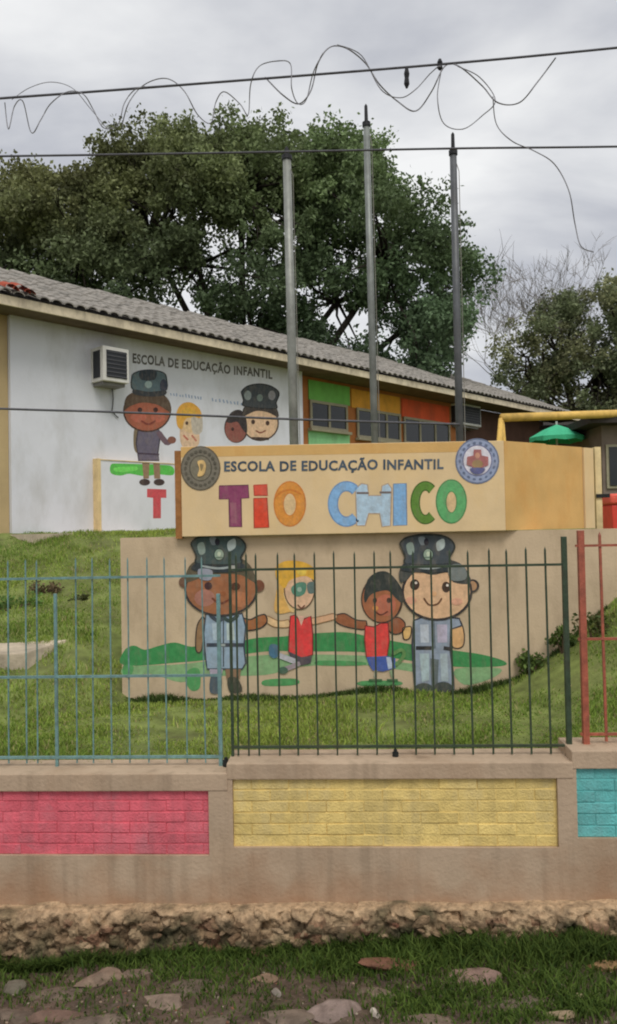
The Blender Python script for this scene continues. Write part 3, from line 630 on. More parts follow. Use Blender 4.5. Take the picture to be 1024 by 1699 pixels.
# ------------------------------------------------------------------ school building
tanv = (1740 - 512) / F
bd = Vector((tanv, 1, 0)).normalized(); bn = Vector((bd.y, -bd.x, 0)); B0 = at(18, 700, 9.75); B0.z = 0
BASE = 2.0
def bp(t, o, z): return B0 + bd * t + bn * o + Vector((0, 0, z))
def bt(px, py, o=0.):       # pixel -> (t, z) on the facade plane set out by o
    q = on(px, py, B0 + bn * o, bn); return (q - B0).dot(bd), q.z
def bbox(t0, t1, o0, o1, z0, z1):
    return [tuple(bp(t, o, z)) for z in (z0, z1) for t, o in ((t0, o1), (t1, o1), (t1, o0), (t0, o0))]
T1 = bt(502, 650)[0]; T2 = bt(905, 700, -.25)[0]
OV = .45; fz = bt(48, 513, OV)[1]; FT = fz + .115
M_WHITE = mat('white_wall', alb((176, 177, 182), 1.68), .85, .08, 1.2, .08, 40, dirt=alb((128, 124, 112), 1.5), dirt_amt=.35, dscale=1.3)
M_ENDW = mat('beige_end_wall', alb((150, 132, 98), 1.7), .9, .15, 2, .1, 40)
M_FASC = mat('fascia', alb((176, 164, 142), 1.7), .85, .2, 6, .15, 40, dirt=(.14, .11, .08), dirt_amt=.5, dscale=4)
M_SOFF = mat('soffit', (.16, .12, .085), .9, .3, 5, .1)
M_TILE = mat('roof_tile', alb((132, 127, 120), 1.35), .9, .3, 9, .35, 40, dirt=(.12, .115, .105), dirt_amt=.8, dscale=2.5)
sb = thing('school_building', 'long white school building with grey tiled roof and colourful classroom wing', 'building', tuple(bp(0, 0, BASE)))
sb.location = (0, 0, 0)
MB().hexa(bbox(0, T1, -.22, 0, BASE - .3, fz + .02)).build('white_wall', M_WHITE, sb)
MB().hexa(bbox(-.18, -.004, -6, -.06, BASE - .3, fz + .02)).build('end_wall', M_ENDW, sb)
M_WING = mat('ochre_wing_wall', alb((146, 92, 52), 1.6), .85, .2, 3, .1, 40)
WO = -.25
MB().hexa(bbox(T1 + .003, bt(762, 690, WO)[0], WO - .2, WO, BASE - .3, fz + .02)).build('wing_wall', M_WING, sb)
MB().hexa(bbox(bt(762, 690, WO)[0] + .003, T2, WO - .26, WO - .06, BASE - .3, fz + .02)).build('wing_wall', mat('brown_wall', alb((74, 52, 42), 1.7), .85, .25, 3, .1), sb)
MB().hexa(bbox(-.8, T2 + .6, OV - .03, OV, fz, FT)).build('fascia_board', M_FASC, sb)
MB().hexa(bbox(-.8, T2 + .6, -.3, OV - .032, fz + .022, fz + .04)).build('soffit', M_SOFF, sb)
MB().hexa(bbox(-.05, T1 + .3, .001, .6, BASE - .2, BASE + .02)).build('concrete_apron', M_CONC, sb)
# roof of half-round tile columns
SL, RUN = .415, 4.05
rf = MB()
e0, e1 = OV + .02, OV - RUN
rf.add([tuple(bp(-.85, e0 - .04, FT)), tuple(bp(T2 + .65, e0 - .04, FT)), tuple(bp(T2 + .65, e1, FT + SL * (RUN - .02))), tuple(bp(-.85, e1, FT + SL * (RUN - .02)))], [(0, 1, 2, 3)])
rf.add([tuple(bp(-.85, e1 - RUN, FT)), tuple(bp(T2 + .65, e1 - RUN, FT)), tuple(bp(T2 + .65, e1, FT + SL * (RUN - .02))), tuple(bp(-.85, e1, FT + SL * (RUN - .02)))], [(0, 3, 2, 1)])
roof = rf.build('roof', mat('roof_underlay', (.05, .045, .04)), sb)
pitch = .165
tile = MB(); seg = 6
nrow = 9
vs = []; fs = []
for r_ in range(nrow):
    d0 = r_ * (RUN + .06) / nrow; d1 = d0 + (RUN + .06) / nrow + .03
    o_ = len(vs)
    for dd, rr, lift in ((d0, .078, .012), (d1, .068, .0)):
        for k in range(seg + 1):
            a = math.pi * k / seg; vs.append((-rr * math.cos(a), dd, rr * .62 * math.sin(a) + lift + SL * dd))
    for k in range(seg): fs.append((o_ + k, o_ + k + 1, o_ + seg + 2 + k, o_ + seg + 1 + k))
    # closed lower lip for thickness
    for k in range(seg + 1):
        a = math.pi * k / seg; vs.append((-.064 * math.cos(a), d0, .064 * .6 * math.sin(a) + .006 + SL * d0))
    b_ = o_ + 2 * (seg + 1)
    for k in range(seg): fs.append((o_ + k + 1, o_ + k, b_ + k, b_ + k + 1))
tile.add(vs, fs); tmesh = tile.mesh('tile', M_TILE)
ang = math.atan2(bd.y, bd.x)
nt_ = int((T2 + 1.45) / pitch)
for i in range(nt_):
    o = link('tile', tmesh, roof); o.location = bp(-.78 + i * pitch, e0 + .03, FT + .012 + random.uniform(-.006, .006)); o.rotation_euler = (0, random.uniform(-.015, .015), ang + random.uniform(-.004, .004))
    o.scale = (1, 1, random.uniform(.97, 1.02))
rt_ = mat('terracotta', alb((140, 66, 48), 1.5), .9, .35, 10, .3)
for px_, w_ in ((18, .09), (34, .11), (48, .07)):
    t_, z_ = bt(px_, 484, OV + .06)
    vs = []
    for dd in (-.03, .16):
        for k in range(7):
            a = math.pi * k / 6; vs.append((-w_ * math.cos(a), dd, w_ * .7 * math.sin(a) + .035 + SL * dd))
    s_ = MB(); s_.add(vs, [(k, k + 1, 8 + k, 7 + k) for k in range(6)]); o = s_.build('tile_shard', rt_, roof); o.location = bp(t_, e0 + .05, FT + .03); o.rotation_euler = (0, .1, ang)
# window air conditioner
MG = mat('ac_case', alb((172, 170, 164), 1.8), .5, .1, 8, .05, dirt=(.2, .18, .15), dirt_amt=.4)
MK = mat('dark_grille', (.03, .032, .038), .5, .2, 20, 0)
def aircon(t0, t1, z0, z1, dep, o0, label, side_vent):
    a = thing('air_conditioner', label, 'air conditioner', (0, 0, 0))
    MB().hexa(bbox(t0, t1, o0, o0 + dep, z0, z1)).build('case', MG, a, bevel=.01)
    MB().hexa(bbox(t0 + .05, t1 - .04, o0 + dep + .001, o0 + dep + .008, z0 + .05, z1 - .05)).build('grille', MK, a)
    n_ = 7
    for k in range(n_):
        z = z0 + .07 + (z1 - z0 - .14) * k / (n_ - 1)
        MB().hexa(bbox(t0 + .05, t1 - .04, o0 + dep + .009, o0 + dep + .015, z - .006, z + .006)).build('louvre', mat('grey_louvre', (.10, .10, .11), .5), a)
    MB().hexa(bbox(t0 - .006, t0 - .001, o0 + .06, o0 + dep - .07, z0 + .05, z1 - .05)).build('side_vent', MK, a)
    MB().hexa(bbox(t0 + .03, t1 - .03, o0, o0 + dep * .8, z0 - .045, z0 - .002)).build('bracket', mat('grey_metal', (.22, .21, .2), .5), a)
    return a
ta, za = bt(174, 603); dep = .3
t0 = bt(171, 603, dep)[0]; t1 = bt(214, 603, dep)[0]; z1 = bt(190, 576, dep)[1]; z0 = bt(190, 633, dep)[1]
aircon(t0, t1, z0, z1, dep, .002, 'boxy window air conditioner with dark grille on the white wall', True)
cd = MB(); tc_, zc_ = bt(184, 640); c0 = [bp(tc_, .02, zc_ - dz + 0) + bd * (.02 * math.sin(dz * 9)) for dz in np.linspace(-.02, .36, 9)] + [bp(tc_ + .1, .02, zc_ - .44)]
tag(cd.tube(c0, .008, 6).build('power_cord', mat('grey_cord', (.12, .12, .12), .6), None, True), 'thin grey cord hanging on the white wall below the air conditioner', 'cord')
t0 = bt(771, 690, .1)[0]; t1 = bt(806, 690, .1)[0]; zc = bt(788, 670, .1)[1]; zd = bt(788, 705, .1)[1]
aircon(t0, t1, zd, zc, .28, -.30, 'pale air conditioner unit on the dark brown end of the wing wall', False)
# wing: colour fields and windows
def field(px0, px1, y0, y1, col, lab):
    t0 = bt(px0, y0, WO)[0]; t1 = bt(px1, y0, WO)[0]; mid = (px0 + px1) / 2; za = bt(mid, y1, WO)[1]; zb = bt(mid, y0, WO)[1]
    o = MB().hexa(bbox(t0, t1, WO + .001, WO + .02, za, zb)).build('painted_panel', mat('field_%d%d' % (px0, y0), alb(col, 1.7), .8, .15, 4, .1, dirt=(.1, .08, .05), dirt_amt=.3), sb); o['label'] = lab
    return t0, t1, za, zb
M_GLASS = mat('window_glass', (.015, .018, .02), .15, .2, 3, 0, spec=.5)
M_FRAME = mat('window_frame', alb((130, 124, 104), 1.6), .7, .15, 8, .05)
def window(px0, px1, y0, y1, npane):
    t0 = bt(px0, y0, WO)[0]; t1 = bt(px1, y0, WO)[0]; mid = (px0 + px1) / 2; za = bt(mid, y1, WO)[1]; zb = bt(mid, y0, WO)[1]
    f = MB(); fw = .05
    f.hexa(bbox(t0, t1, WO + .021, WO + .05, zb - fw, zb)); f.hexa(bbox(t0, t1, WO + .021, WO + .05, za, za + fw))
    st = [t0 + (t1 - t0) * k / npane for k in range(npane + 1)]
    for k, s_ in enumerate(st):
        a, b = (s_, s_ + fw) if k == 0 else (s_ - fw, s_) if k == npane else (s_ - fw/2, s_ + fw/2)
        f.hexa(bbox(a, b, WO + .0215, WO + .0485, za + fw, zb - fw))
    w = f.build('window', M_FRAME, sb)
    MB().hexa(bbox(t0 - .04, t1 + .04, WO + .021, WO + .11, za - .05, za - .002)).build('sill', M_FRAME, w)
    for k in range(npane):
        MB().hexa(bbox(st[k] + fw/2, st[k+1] - fw/2, WO + .022, WO + .030, za + .03, zb - .03)).build('pane', M_GLASS, w)
field(511, 579, 636, 668, (96, 150, 72), 'green painted field above the first wing window')
window(512, 574, 668, 714, 2)
field(511, 579, 714, 760, (118, 168, 118), 'pale green painted field below the first wing window')
field(582, 662, 652, 682, (196, 140, 52), 'orange yellow painted field above the second wing window')
window(590, 662, 682, 730, 3)
field(666, 744, 668, 697, (178, 74, 42), 'orange red painted field above the third wing window')
window(668, 744, 697, 740, 3)
# murals and lettering on the white wall
def BPt(): return Paint(tuple(bp(0, 0, 0)), bn)
p = BPt(); p.k = 4
p.text('ESCOLA DE EDUCAÇÃO INFANTIL', [(220,582),(452,611),(452,632),(220,606)], (72, 72, 72), sb, .036, 1.6, 1.1)
p = BPt(); r_ = random.Random(3)
for x in list(range(283, 338, 5)) + list(range(352, 402, 6)):
    y = 649 + (x - 283) * .14; h_ = r_.uniform(3, 6); p.stroke([(x, y + 7 - h_), (x + r_.uniform(0, 2), y + 7)], 2.6, (112, 132, 160), False)
p.build('painted_marks', sb)['label'] = 'faint line of small blue painted marks'
PO = .10
def PPt(): return Paint(tuple(bp(0, PO, 0)), bn)
t0, z0 = bt(168, 882, PO); t1 = bt(300, 882, PO)[0]; z1 = bt(230, 767, PO)[1]; z0 = BASE + .021
lowp = MB().hexa(bbox(t0, t1, .001, PO, z0, z1)).build('low_panel', mat('white_panel', alb((190, 190, 194), 1.75), .8, .05, 2, .05, dirt=(.4, .4, .38), dirt_amt=.25), sb); lowp['label'] = 'low raised white panel with painted grass and a red letter'
tw_ = mat('beige_trim', alb((184, 162, 120), 1.6), .8, .2, 8, .1, dirt=(.2, .16, .1))
MB().hexa(bbox(t0 - .055, t0 - .001, .001, PO + .012, z0, z1 + .02)).build('trim', tw_, lowp)
MB().hexa(bbox(t0, t1, .001, PO + .010, z1 + .001, z1 + .012)).build('trim', tw_, lowp)
p = PPt()
p.poly([(184,771),(196,769),(230,770),(262,771),(286,774),(287,788),(262,787),(240,790),(215,786),(200,789),(184,785)], (66, 160, 60)); p.poly([(190,776),(225,774),(225,781),(195,783)], (92, 186, 76)); p.build('painted_grass', lowp)
p = PPt(); p.poly([(244,811),(276,812),(276,826),(267,826),(267,860),(254,860),(254,826),(244,825)], (172, 58, 66), False); p.build('letter', lowp)['label'] = 'red letter T painted low on the white panel'
p = PPt(); p.k = 4
p.poly([(236,768),(248,768),(247,794),(238,794)], (120, 96, 74), False); p.poly([(254,768),(265,768),(266,794),(256,794)], (118, 92, 72), False); p.ell(240, 800, 9, 5.5, (46, 36, 36)); p.ell(264, 800, 9, 5.5, (46, 36, 36)); p.build('painted_legs', lowp)
p = BPt()   # brown officer
p.poly([(228,705),(222,716),(222,742),(228,752),(234,740),(236,715)], (96, 84, 66))
p.outlined([(230,706),(262,708),(266,722),(262,752),(264,764),(230,764),(226,735)], (76, 72, 90), 2, (40, 36, 48), False); p.stroke([(262,716),(276,734),(284,730)], 9, (84, 66, 78)); p.ell(285, 730, 7, 6, (104, 62, 52))
p.stroke([(228,752),(264,754)], 4, (48, 40, 56)); 
p.ell(244, 682, 40, 35, (52, 34, 30)); p.ell(244, 682, 37.5, 32.5, (132, 70, 52)); p.ell(230, 692, 13, 9, (150, 78, 62)); p.ell(262, 692, 12, 9, (150, 78, 62))
p.poly([(206,680),(210,658),(232,648),(262,650),(280,664),(283,684),(262,672),(236,668),(216,674)], (66, 52, 42)); p.ell(232, 680, 4, 4, (44, 24, 24)); p.ell(258, 680, 4, 4, (44, 24, 24)); p.stroke([(234,698),(246,704),(258,698)], 3, (98, 42, 36))
p.outlined([(219,622),(230,616),(250,614),(270,618),(276,628),(272,650),(222,648)], (66, 84, 92), 2, (30, 38, 44)); p.poly([(232,616),(258,615),(256,630),(234,630)], (34, 42, 52)); p.ell(246, 638, 6, 6, (122, 142, 142)); p.ell(271, 640, 6, 11, (38, 44, 60)); p.poly([(222,646),(246,650),(274,648),(272,656),(246,658),(222,654)], (36, 40, 46))
p.build('painted_officer', sb)['label'] = 'painted cartoon officer with brown skin on the white wall'
p = BPt()
p.poly([(300,706),(318,704),(330,716),(328,740),(302,740)], (190, 160, 132)); p.ell(316, 694, 20, 24, (196, 166, 126)); p.poly([(318,682),(334,688),(335,716),(320,718)], (160, 152, 140)); p.poly([(294,706),(293,684),(302,670),(318,668),(332,680),(332,694),(318,690),(306,698),(302,712)], (206, 150, 58)); p.poly([(300,684),(312,676),(326,684),(320,692),(304,692)], (214, 164, 60)); p.ell(310, 702, 2.5, 3, (60, 40, 34)); p.stroke([(304,722),(312,730)], 4, (158, 84, 70)); p.stroke([(318,722),(326,732)], 4, (158, 92, 76)); p.build('painted_girl', sb)
p = BPt()
p.ell(392, 710, 20, 25, (52, 34, 32)); p.ell(391, 712, 17.5, 22, (112, 62, 56)); p.poly([(376,698),(384,684),(398,680),(408,692),(410,718),(402,712),(394,700),(382,702)], (34, 30, 34)); p.ell(386, 712, 2.5, 3, (40, 20, 22)); p.build('painted_boy', sb)
p = BPt()
p.ell(432, 702, 31, 30, (52, 40, 36)); p.ell(432, 702, 28.5, 27.5, (214, 178, 144)); p.ell(420, 700, 3.2, 4, (50, 34, 30)); p.ell(444, 702, 3.2, 4, (50, 34, 30)); p.stroke([(424,714),(432,718),(441,714)], 2.5, (112, 64, 48))
p.poly([(404,690),(406,674),(430,668),(456,674),(462,692),(444,684),(424,682)], (44, 40, 40)); p.outlined([(400,650),(410,641),(430,637),(450,641),(463,652),(458,668),(456,678),(406,674),(404,664)], (44, 50, 56), 2, (24, 26, 30)); p.ell(411, 656, 6, 8, (112, 122, 124)); p.ell(451, 656, 6, 8, (112, 112, 118)); p.ell(431, 660, 5, 6, (90, 104, 100)); p.stroke([(418,727),(446,728)], 6, (44, 34, 32))
p.build('painted_officer', sb)['label'] = 'painted cartoon officer with light skin on the white wall'
# ------------------------------------------------------------------ cables and loose wire
M_LOOSE = mat('rusty_wire', (.22, .215, .225), .6, .3, 30, 0)
M_WIRE = mat('wire', (.11, .11, .12), .6, .3, 30, 0)
def ctrl(pts, Y0, k=6, amp=0., seed=0):
    r = random.Random(seed); ph = r.uniform(0, 6)
    return [at(x, y, Y0 + amp * math.sin(i * .45 + ph)) for i, (x, y) in enumerate(catmull(pts, False, k))]
def cable(pts, Y0, rad, name, lab, amp=0., seed=0, col=None, cat='cable'):
    return tag(MB().tube(ctrl(pts, Y0, 8, amp, seed), rad, 6).build(name, col or (M_LOOSE if cat == 'wire' else M_WIRE), None, True), lab, cat)
cable([(-700,212),(0,163),(350,137),(725,107),(1024,79),(1700,10)], 4.35, .0075, 'overhead_cable', 'dark overhead cable carrying loops of loose wire')
cable([(-700,268),(0,259),(400,253),(760,246),(1024,243),(1700,232)], 5.0, .0075, 'overhead_cable', 'dark overhead cable crossing in front of the flagpole tops')
cable([(-500,660),(0,678),(200,684),(500,696),(763,704)], 7.52, .011, 'slack_cable', 'thin dark cable stretched past the white wall murals to a flagpole')
cable([(8,170),(14,214),(24,176),(38,168),(52,220),(68,198),(84,172),(112,152),(138,156),(155,182),(172,212),(196,206),(206,172),(222,150),(240,143)], 4.33, .0028, 'loose_wire', 'tangled loose wire hanging off the overhead cable above the school roof', .14, 1, cat='wire')
cable([(20,165),(48,146),(84,136),(120,146),(150,180),(178,214)], 4.36, .002, 'loose_wire', 'thin single wire arch against the sky above the school roof', .06, 2, cat='wire')
cable([(202,210),(214,170),(240,140),(276,130),(305,150),(328,190),(350,204),(358,170),(372,152),(398,172),(412,190),(416,140),(430,110),(460,101),(482,106),(484,146),(494,171),(508,166),(520,120),(536,88)], 4.33, .003, 'loose_wire', 'looped loose wire on the overhead cable above the tree crown', .14, 3, cat='wire')
cable([(440,128),(470,158),(496,172),(516,150),(528,104),(548,78),(575,80),(606,104),(630,140),(660,168),(690,184),(716,152),(738,110),(762,110),(800,142),(826,170),(862,170),(892,136),(922,96)], 4.35, .0038, 'loose_wire', 'thick wavy loose wire winding round the overhead cable above the flagpoles', .12, 4, cat='wire')
cable([(560,74),(600,92),(632,148),(664,162),(690,148),(716,120),(732,112),(726,160),(736,204),(768,214),(800,192),(822,166),(796,128),(760,110)], 4.34, .0028, 'loose_wire', 'loose wire making a round hanging loop below the overhead cable', .10, 5, cat='wire')
cable([(818,160),(824,206),(850,234),(886,250),(920,272),(944,316),(954,370),(964,408),(985,418)], 4.34, .003, 'loose_wire', 'long loose wire end dangling down towards the bare tree', .05, 6, cat='wire')
for px_, y0_, y1_ in ((675, 112, 146), (730, 98, 116)):
    a = at(px_, y0_, 4.35); b = at(px_, y1_, 4.35)
    tag(MB().tube([a, a.lerp(b, .3), a.lerp(b, .5), a.lerp(b, .8), b], [.008, .016, .012, .016, .006], 8).build('insulator', mat('dark_steel', (.03, .03, .03))),
        'small dark insulator hanging under the overhead cable' if px_ == 675 else 'small dark knot clamp gripping the overhead cable', 'insulator')

# ------------------------------------------------------------------ yard behind: play frame, parasol, outbuilding
M_YEL = mat('yellow_paint', alb((200, 164, 88), 1.5), .55, .2, 9, .1, dirt=(.15, .1, .04), dirt_amt=.4)
FY = 14.0
sw = thing('swing_frame', 'yellow metal play frame with long top bar behind the sign', 'play frame')
a, b = at(832, 693, FY), at(1120, 683, FY + 1)
gz = 2.0
MB().tube([a, b], .075, 10).build('top_bar', M_YEL, sw, True)
for q, dx, dy in ((a, -.35, -.5), (a, .28, .6), (b, -.3, -.5), (b, .3, .6)):
    MB().tube([q + Vector((0, 0, -.02)), Vector((q.x + dx, q.y + dy, gz - .1))], .05, 8).build('leg', M_YEL, sw, True)
pg = at(924, 720, 16.0); M_PAR = mat('green_canvas', alb((58, 150, 112), 1.6), .8, .15, 5, .05)
pa = thing('parasol', 'small green garden parasol open behind the sign', 'parasol', (pg.x, pg.y, 2.0))
zt_ = at(924, 704, 16).z - 2; ze = at(924, 726, 16).z - 2; rr = 46 / F * 16
vs = [(0, 0, zt_)] ; n8 = 8
for ring, (r_, z_) in enumerate(((rr * .5, zt_ - (zt_ - ze) * .42), (rr, ze), (rr * .99, ze - .1))):
    for k in range(n8 * 2):
        a_ = math.pi * 2 * k / (n8 * 2); s_ = 1 - (.04 if k % 2 else 0); vs.append((r_ * s_ * math.cos(a_), r_ * s_ * math.sin(a_), z_ + (.03 if k % 2 and ring == 2 else 0)))
n16 = 16; fs = [(0, 1 + k, 1 + (k + 1) % n16) for k in range(n16)]
for g_ in range(2): fs += [(1 + g_*n16 + k, 1 + (g_+1)*n16 + k, 1 + (g_+1)*n16 + (k+1) % n16, 1 + g_*n16 + (k+1) % n16) for k in range(n16)]
m_ = MB(); m_.add(vs, fs); m_.build('canopy', M_PAR, pa)
MB().tube([(0, 0, -.1), (0, 0, zt_ + .06)], .022, 8).build('pole', mat('white_pole', (.6, .6, .58), .5), pa)
for k in range(8):
    a_ = math.pi * 2 * k / 8; MB().tube([(0, 0, zt_ - .04), (rr * .97 * math.cos(a_), rr * .97 * math.sin(a_), ze - .02)], .008, 4).build('rib', mat('white_pole', (.6, .6, .58)), pa)
# outbuilding at the right
ob = thing('outbuilding', 'dark low outbuilding with window at the edge of the play yard', 'building')
q0 = at(1000, 780, 15); M_OUT = mat('grey_outbuilding', alb((104, 92, 84), 1.6), .9, .2, 3, .1)
MB().box((q0.x, 15, 1.8), (q0.x + 5, 18, at(1000, 706, 15).z)).build('wall', M_OUT, ob)
MB().box((q0.x - .35, 14.6, at(1000, 706, 15).z + .003), (q0.x + 5.4, 18.4, at(1000, 694, 15).z)).build('roof', mat('dark_roof', (.05, .042, .038), .9), ob)
x0, x1 = at(1010, 780, 15).x, at(1062, 780, 15).x; za, zb = at(1015, 806, 15).z, at(1015, 742, 15).z
w = MB().box((x0 - .05, 14.96, za - .05), (x1 + .05, 14.985, zb + .05)).build('window', M_FRAME, ob)
MB().box((x0, 14.94, za), ((x0 + x1) / 2 - .02, 14.955, zb)).build('pane', M_GLASS, w); MB().box(((x0 + x1) / 2 + .02, 14.94, za), (x1, 14.955, zb)).build('pane', M_GLASS, w)
# brown shed between wing and trees
sh = thing('brown_shed', 'dark brown shed beyond the end of the classroom wing', 'shed')
qa, qb = at(835, 720, 21), at(1000, 720, 21)
MB().box((qa.x, 21, 1.8), (qb.x, 24, at(900, 716, 21).z)).build('wall', mat('brown_wall', (.05, .03, .02)), sh)
rzz = at(900, 716, 21).z
MB().hexa([(qa.x - .3, 20.6, rzz + .004), (qb.x + .3, 20.6, rzz + .004), (qb.x + .3, 24.4, rzz + .004), (qa.x - .3, 24.4, rzz + .004),
           (qa.x - .3, 20.6, rzz + .1), (qb.x + .3, 20.6, rzz + .1), (qb.x + .3, 24.4, rzz + .7), (qa.x - .3, 24.4, rzz + .7)]).build('roof', mat('dark_roof', (.05, .042, .038), .9), sh)
# red plastic bin
M_RED = mat('red_plastic', alb((186, 60, 50), 1.6), .45, .15, 6, .05, spec=.4)
rb = at(1022, 868, 9.0); gzr = float(lawn_h(rb.x, rb.y))
bn_ = thing('red_bin', 'red plastic bin with rounded lid beside the cream support post', 'bin', (rb.x + .05, rb.y, gzr))
hb = at(1022, 838, 9).z - gzr; hl = at(1022, 820, 9).z - gzr
MB().hexa([(-.13, -.16, -.02), (.28, -.16, -.02), (.28, .2, -.02), (-.13, .2, -.02), (-.17, -.2, hb), (.33, -.2, hb), (.33, .24, hb), (-.17, .24, hb)]).build('body', M_RED, bn_, bevel=.02)
MB().box((-.19, -.22, hb + .002), (.35, .26, hl)).build('lid', mat('red_lid', alb((204, 86, 70), 1.6), .45, .1), bn_, True, bevel=.03)

# ------------------------------------------------------------------ things on the lawn
sl0 = at(0, 1090, 6.9); sl1 = at(86, 1090, 6.5)
zs = at(40, 1084, 6.3).z
hs = MB().hexa([(-3.6, 6.30, zs - .25), (sl1.x - .10, 6.30, zs - .25), (sl1.x + .04, 6.86, zs - .25), (-3.6, 6.86, zs - .25), (-3.6, 6.30, zs), (sl1.x - .16, 6.30, zs), (sl1.x + .02, 6.86, zs + .03), (-3.6, 6.86, zs + .03)])
tag(hs.build('concrete_slab', M_CONC, None, bevel=.012), 'pale concrete slab step set into the grass slope', 'slab')
def leaves(pts, size, cols, seed, aspect=.55, droop=.4):
    r = np.random.default_rng(seed); n = len(pts)
    d = r.normal(size=(n, 3)); d[:, 2] -= droop; d /= np.linalg.norm(d, axis=1)[:, None]
    u = np.cross(d, r.normal(size=(n, 3))); u /= np.linalg.norm(u, axis=1)[:, None]
    s = size * r.uniform(.6, 1.35, n)[:, None]
    v = np.stack([pts, pts + d * s * .5 + u * s * aspect * .5, pts + d * s, pts + d * s * .5 - u * s * aspect * .5], 1).reshape(-1, 3)
    return v, np.arange(n * 4).reshape(n, 4)
M_LEAF = mat('leaf', (1, 1, 1), .6, .15, 2, 0, attr=True, spec=.2, trans=.3)
def shrub(x, y, r_, h_, n, size, c0, c1, label, seed, name='shrub'):
    z = float(lawn_h(x, y)); t = thing(name, label, 'shrub', (x, y, z))
    r = np.random.default_rng(seed); k = max(5, n // 90)
    cen = r.normal(size=(k, 3)) * np.array([r_ * .5, r_ * .4, h_ * .22]) + np.array([0, 0, h_ * .5])
    pts = cen[r.integers(0, k, n)] + r.normal(size=(n, 3)) * r_ * .22; pts[:, 2] = np.abs(pts[:, 2])
    tt = np.clip(r.uniform(0, 1, n), 0, 1)[:, None]; col = (np.array(c0) * (1 - tt) + np.array(c1) * tt) * r.uniform(.6, 1.3, n)[:, None]
    v, f = leaves(pts, size, None, seed, .6, .1); link('foliage', np_mesh('foliage', v, f, M_LEAF, col), t)
    s = MB()
    for c in cen[:6]: s.tube([(0, 0, -.05), (c[0] * .4, c[1] * .4, c[2] * .5), tuple(c)], [.012, .008, .003], 5)
    s.build('stem', mat('stem', (.09, .06, .035)), t)
q = at(78, 1030, 7.9); shrub(q.x, 7.9, .12, .07, 300, .035, (.15, .11, .06), (.22, .16, .09), 'low reddish brown shrub growing on the grass slope', 21)
q = at(20, 1030, 7.5); shrub(q.x, 7.5, .2, .07, 500, .035, (.10, .19, .04), (.16, .27, .06), 'dark green low shrub beside the reddish brown one', 22)
q = at(135, 1030, 7.7); shrub(q.x, 7.7, .06, .05, 110, .04, (.09, .11, .04), (.15, .16, .06), 'small dark weed tuft on the slope left of the mural wall', 23)
for i, (px_, y_, r_, h_, lab) in enumerate([(935, 6.26, .11, .17, 'dark green weed clump where the grass bank meets the mural wall'), (885, 6.28, .12, .12, 'low dark weed clump at the foot of the mural wall'), (985, 6.1, .16, .24, 'brownish green bush on the bank behind the red fence')]):
    q = at(px_, 1080, y_); shrub(q.x, y_, r_, h_, 420, .038, (.08, .13, .035), (.16, .23, .055) if i < 2 else (.17, .14, .06), lab, 30 + i)
# fringe of longer grass, coloured dark as the shadow line at the mural wall foot
n = 6000; x = rng.uniform(XL - .1, 2.4, n); y = MY - .015 - np.abs(rng.normal(0, .035, n)); z = lawn_h(x, y) - .005
c = np.array([.075, .115, .03]) * rng.uniform(.6, 1.6, n)[:, None]
v, f, cc = blades(np.stack([x, y, z], -1), .045 * np.clip(1 + .7 * vnoise(x, y, 7, 15), .2, 2.4), .004, c, .6, 11); tag(link('wall_foot_grass', np_mesh('wall_foot_grass', v, f, M_GRASS, cc)), 'longer grass fringe along the foot of the mural wall, darkened as its shadow line', 'grass', kind='stuff')

# ------------------------------------------------------------------ verge in the foreground
def tufts():
    P = []; Hh = []; Cc = []
    def patch(px, py, wpx, hpx, n, hgt, dark=1.0):
        q0 = []
        for _ in range(n):
            x_ = random.gauss(px, wpx / 2); y_ = random.gauss(py, hpx / 2)
            y_ = min(max(y_, 1545), 1760)
            # intersect the view ray with the sloping verge, then nudge
            Y = 3.7
            for _k in range(6):
                q = at(x_, y_, Y); Y += (q.z - float(street_h(q.x, Y))) * 1.3; Y = min(max(Y, 2.6), 4.08)
            q = at(x_, y_, Y); q0.append((q.x + random.gauss(0, .01), Y + random.gauss(0, .01)))
        a = np.array(q0); z = street_h(a[:, 0], a[:, 1]) - .005
        P.append(np.column_stack([a, z])); Hh.append(np.full(n, hgt))
        t = rng.uniform(0, 1, n)[:, None]; Cc.append((np.array([.04, .078, .015]) * (1 - t) + np.array([.135, .20, .038]) * t) * dark)
    for a in [(60,1580,150,26,900,.06,.8), (130,1590,160,22,700,.05,.8), (260,1600,150,22,800,.05), (400,1600,180,22,900,.045), (480,1590,150,18,600,.05), (600,1600,120,30,800,.05), (640,1570,160,22,1400,.085,.85), (700,1590,180,36,1500,.065), (880,1580,240,36,2200,.085,.85), (980,1570,160,30,1600,.09,.75), (900,1630,240,34,1600,.05), (760,1655,180,26,900,.04), (700,1665,120,20,500,.04), (690,1685,80,22,400,.04), (970,1670,120,30,900,.05), (850,1690,120,16,500,.04), (560,1610,80,16,400,.045), (70,1650,150,26,600,.035), (360,1650,160,20,500,.035), (20,1625,100,10,300,.035), (200,1690,200,20,350,.03), (330,1625,160,14,500,.04), (470,1680,90,18,250,.03), (90,1572,140,12,900,.07,.7), (300,1575,160,10,700,.06,.75), (440,1572,100,10,500,.06,.75)]: patch(*a)
    P = np.concatenate(P); Hh = np.concatenate(Hh); Cc = np.concatenate(Cc)
    v, f, cc = blades(P, Hh, .0038, Cc, .9, 17)
    tag(link('verge_grass', np_mesh('verge_grass', v, f, M_GRASS, cc)), 'rough dark green grass and weeds on the muddy verge below the wall', 'grass', kind='stuff')
tufts()
def ground_pt(px, py):
    Y = 3.6
    for _ in range(12):
        q = at(px, py, Y); Y += (q.z - float(street_h(q.x, Y))) * 1.2; Y = min(max(Y, 2.4), 4.1)
    return at(px, py, Y)
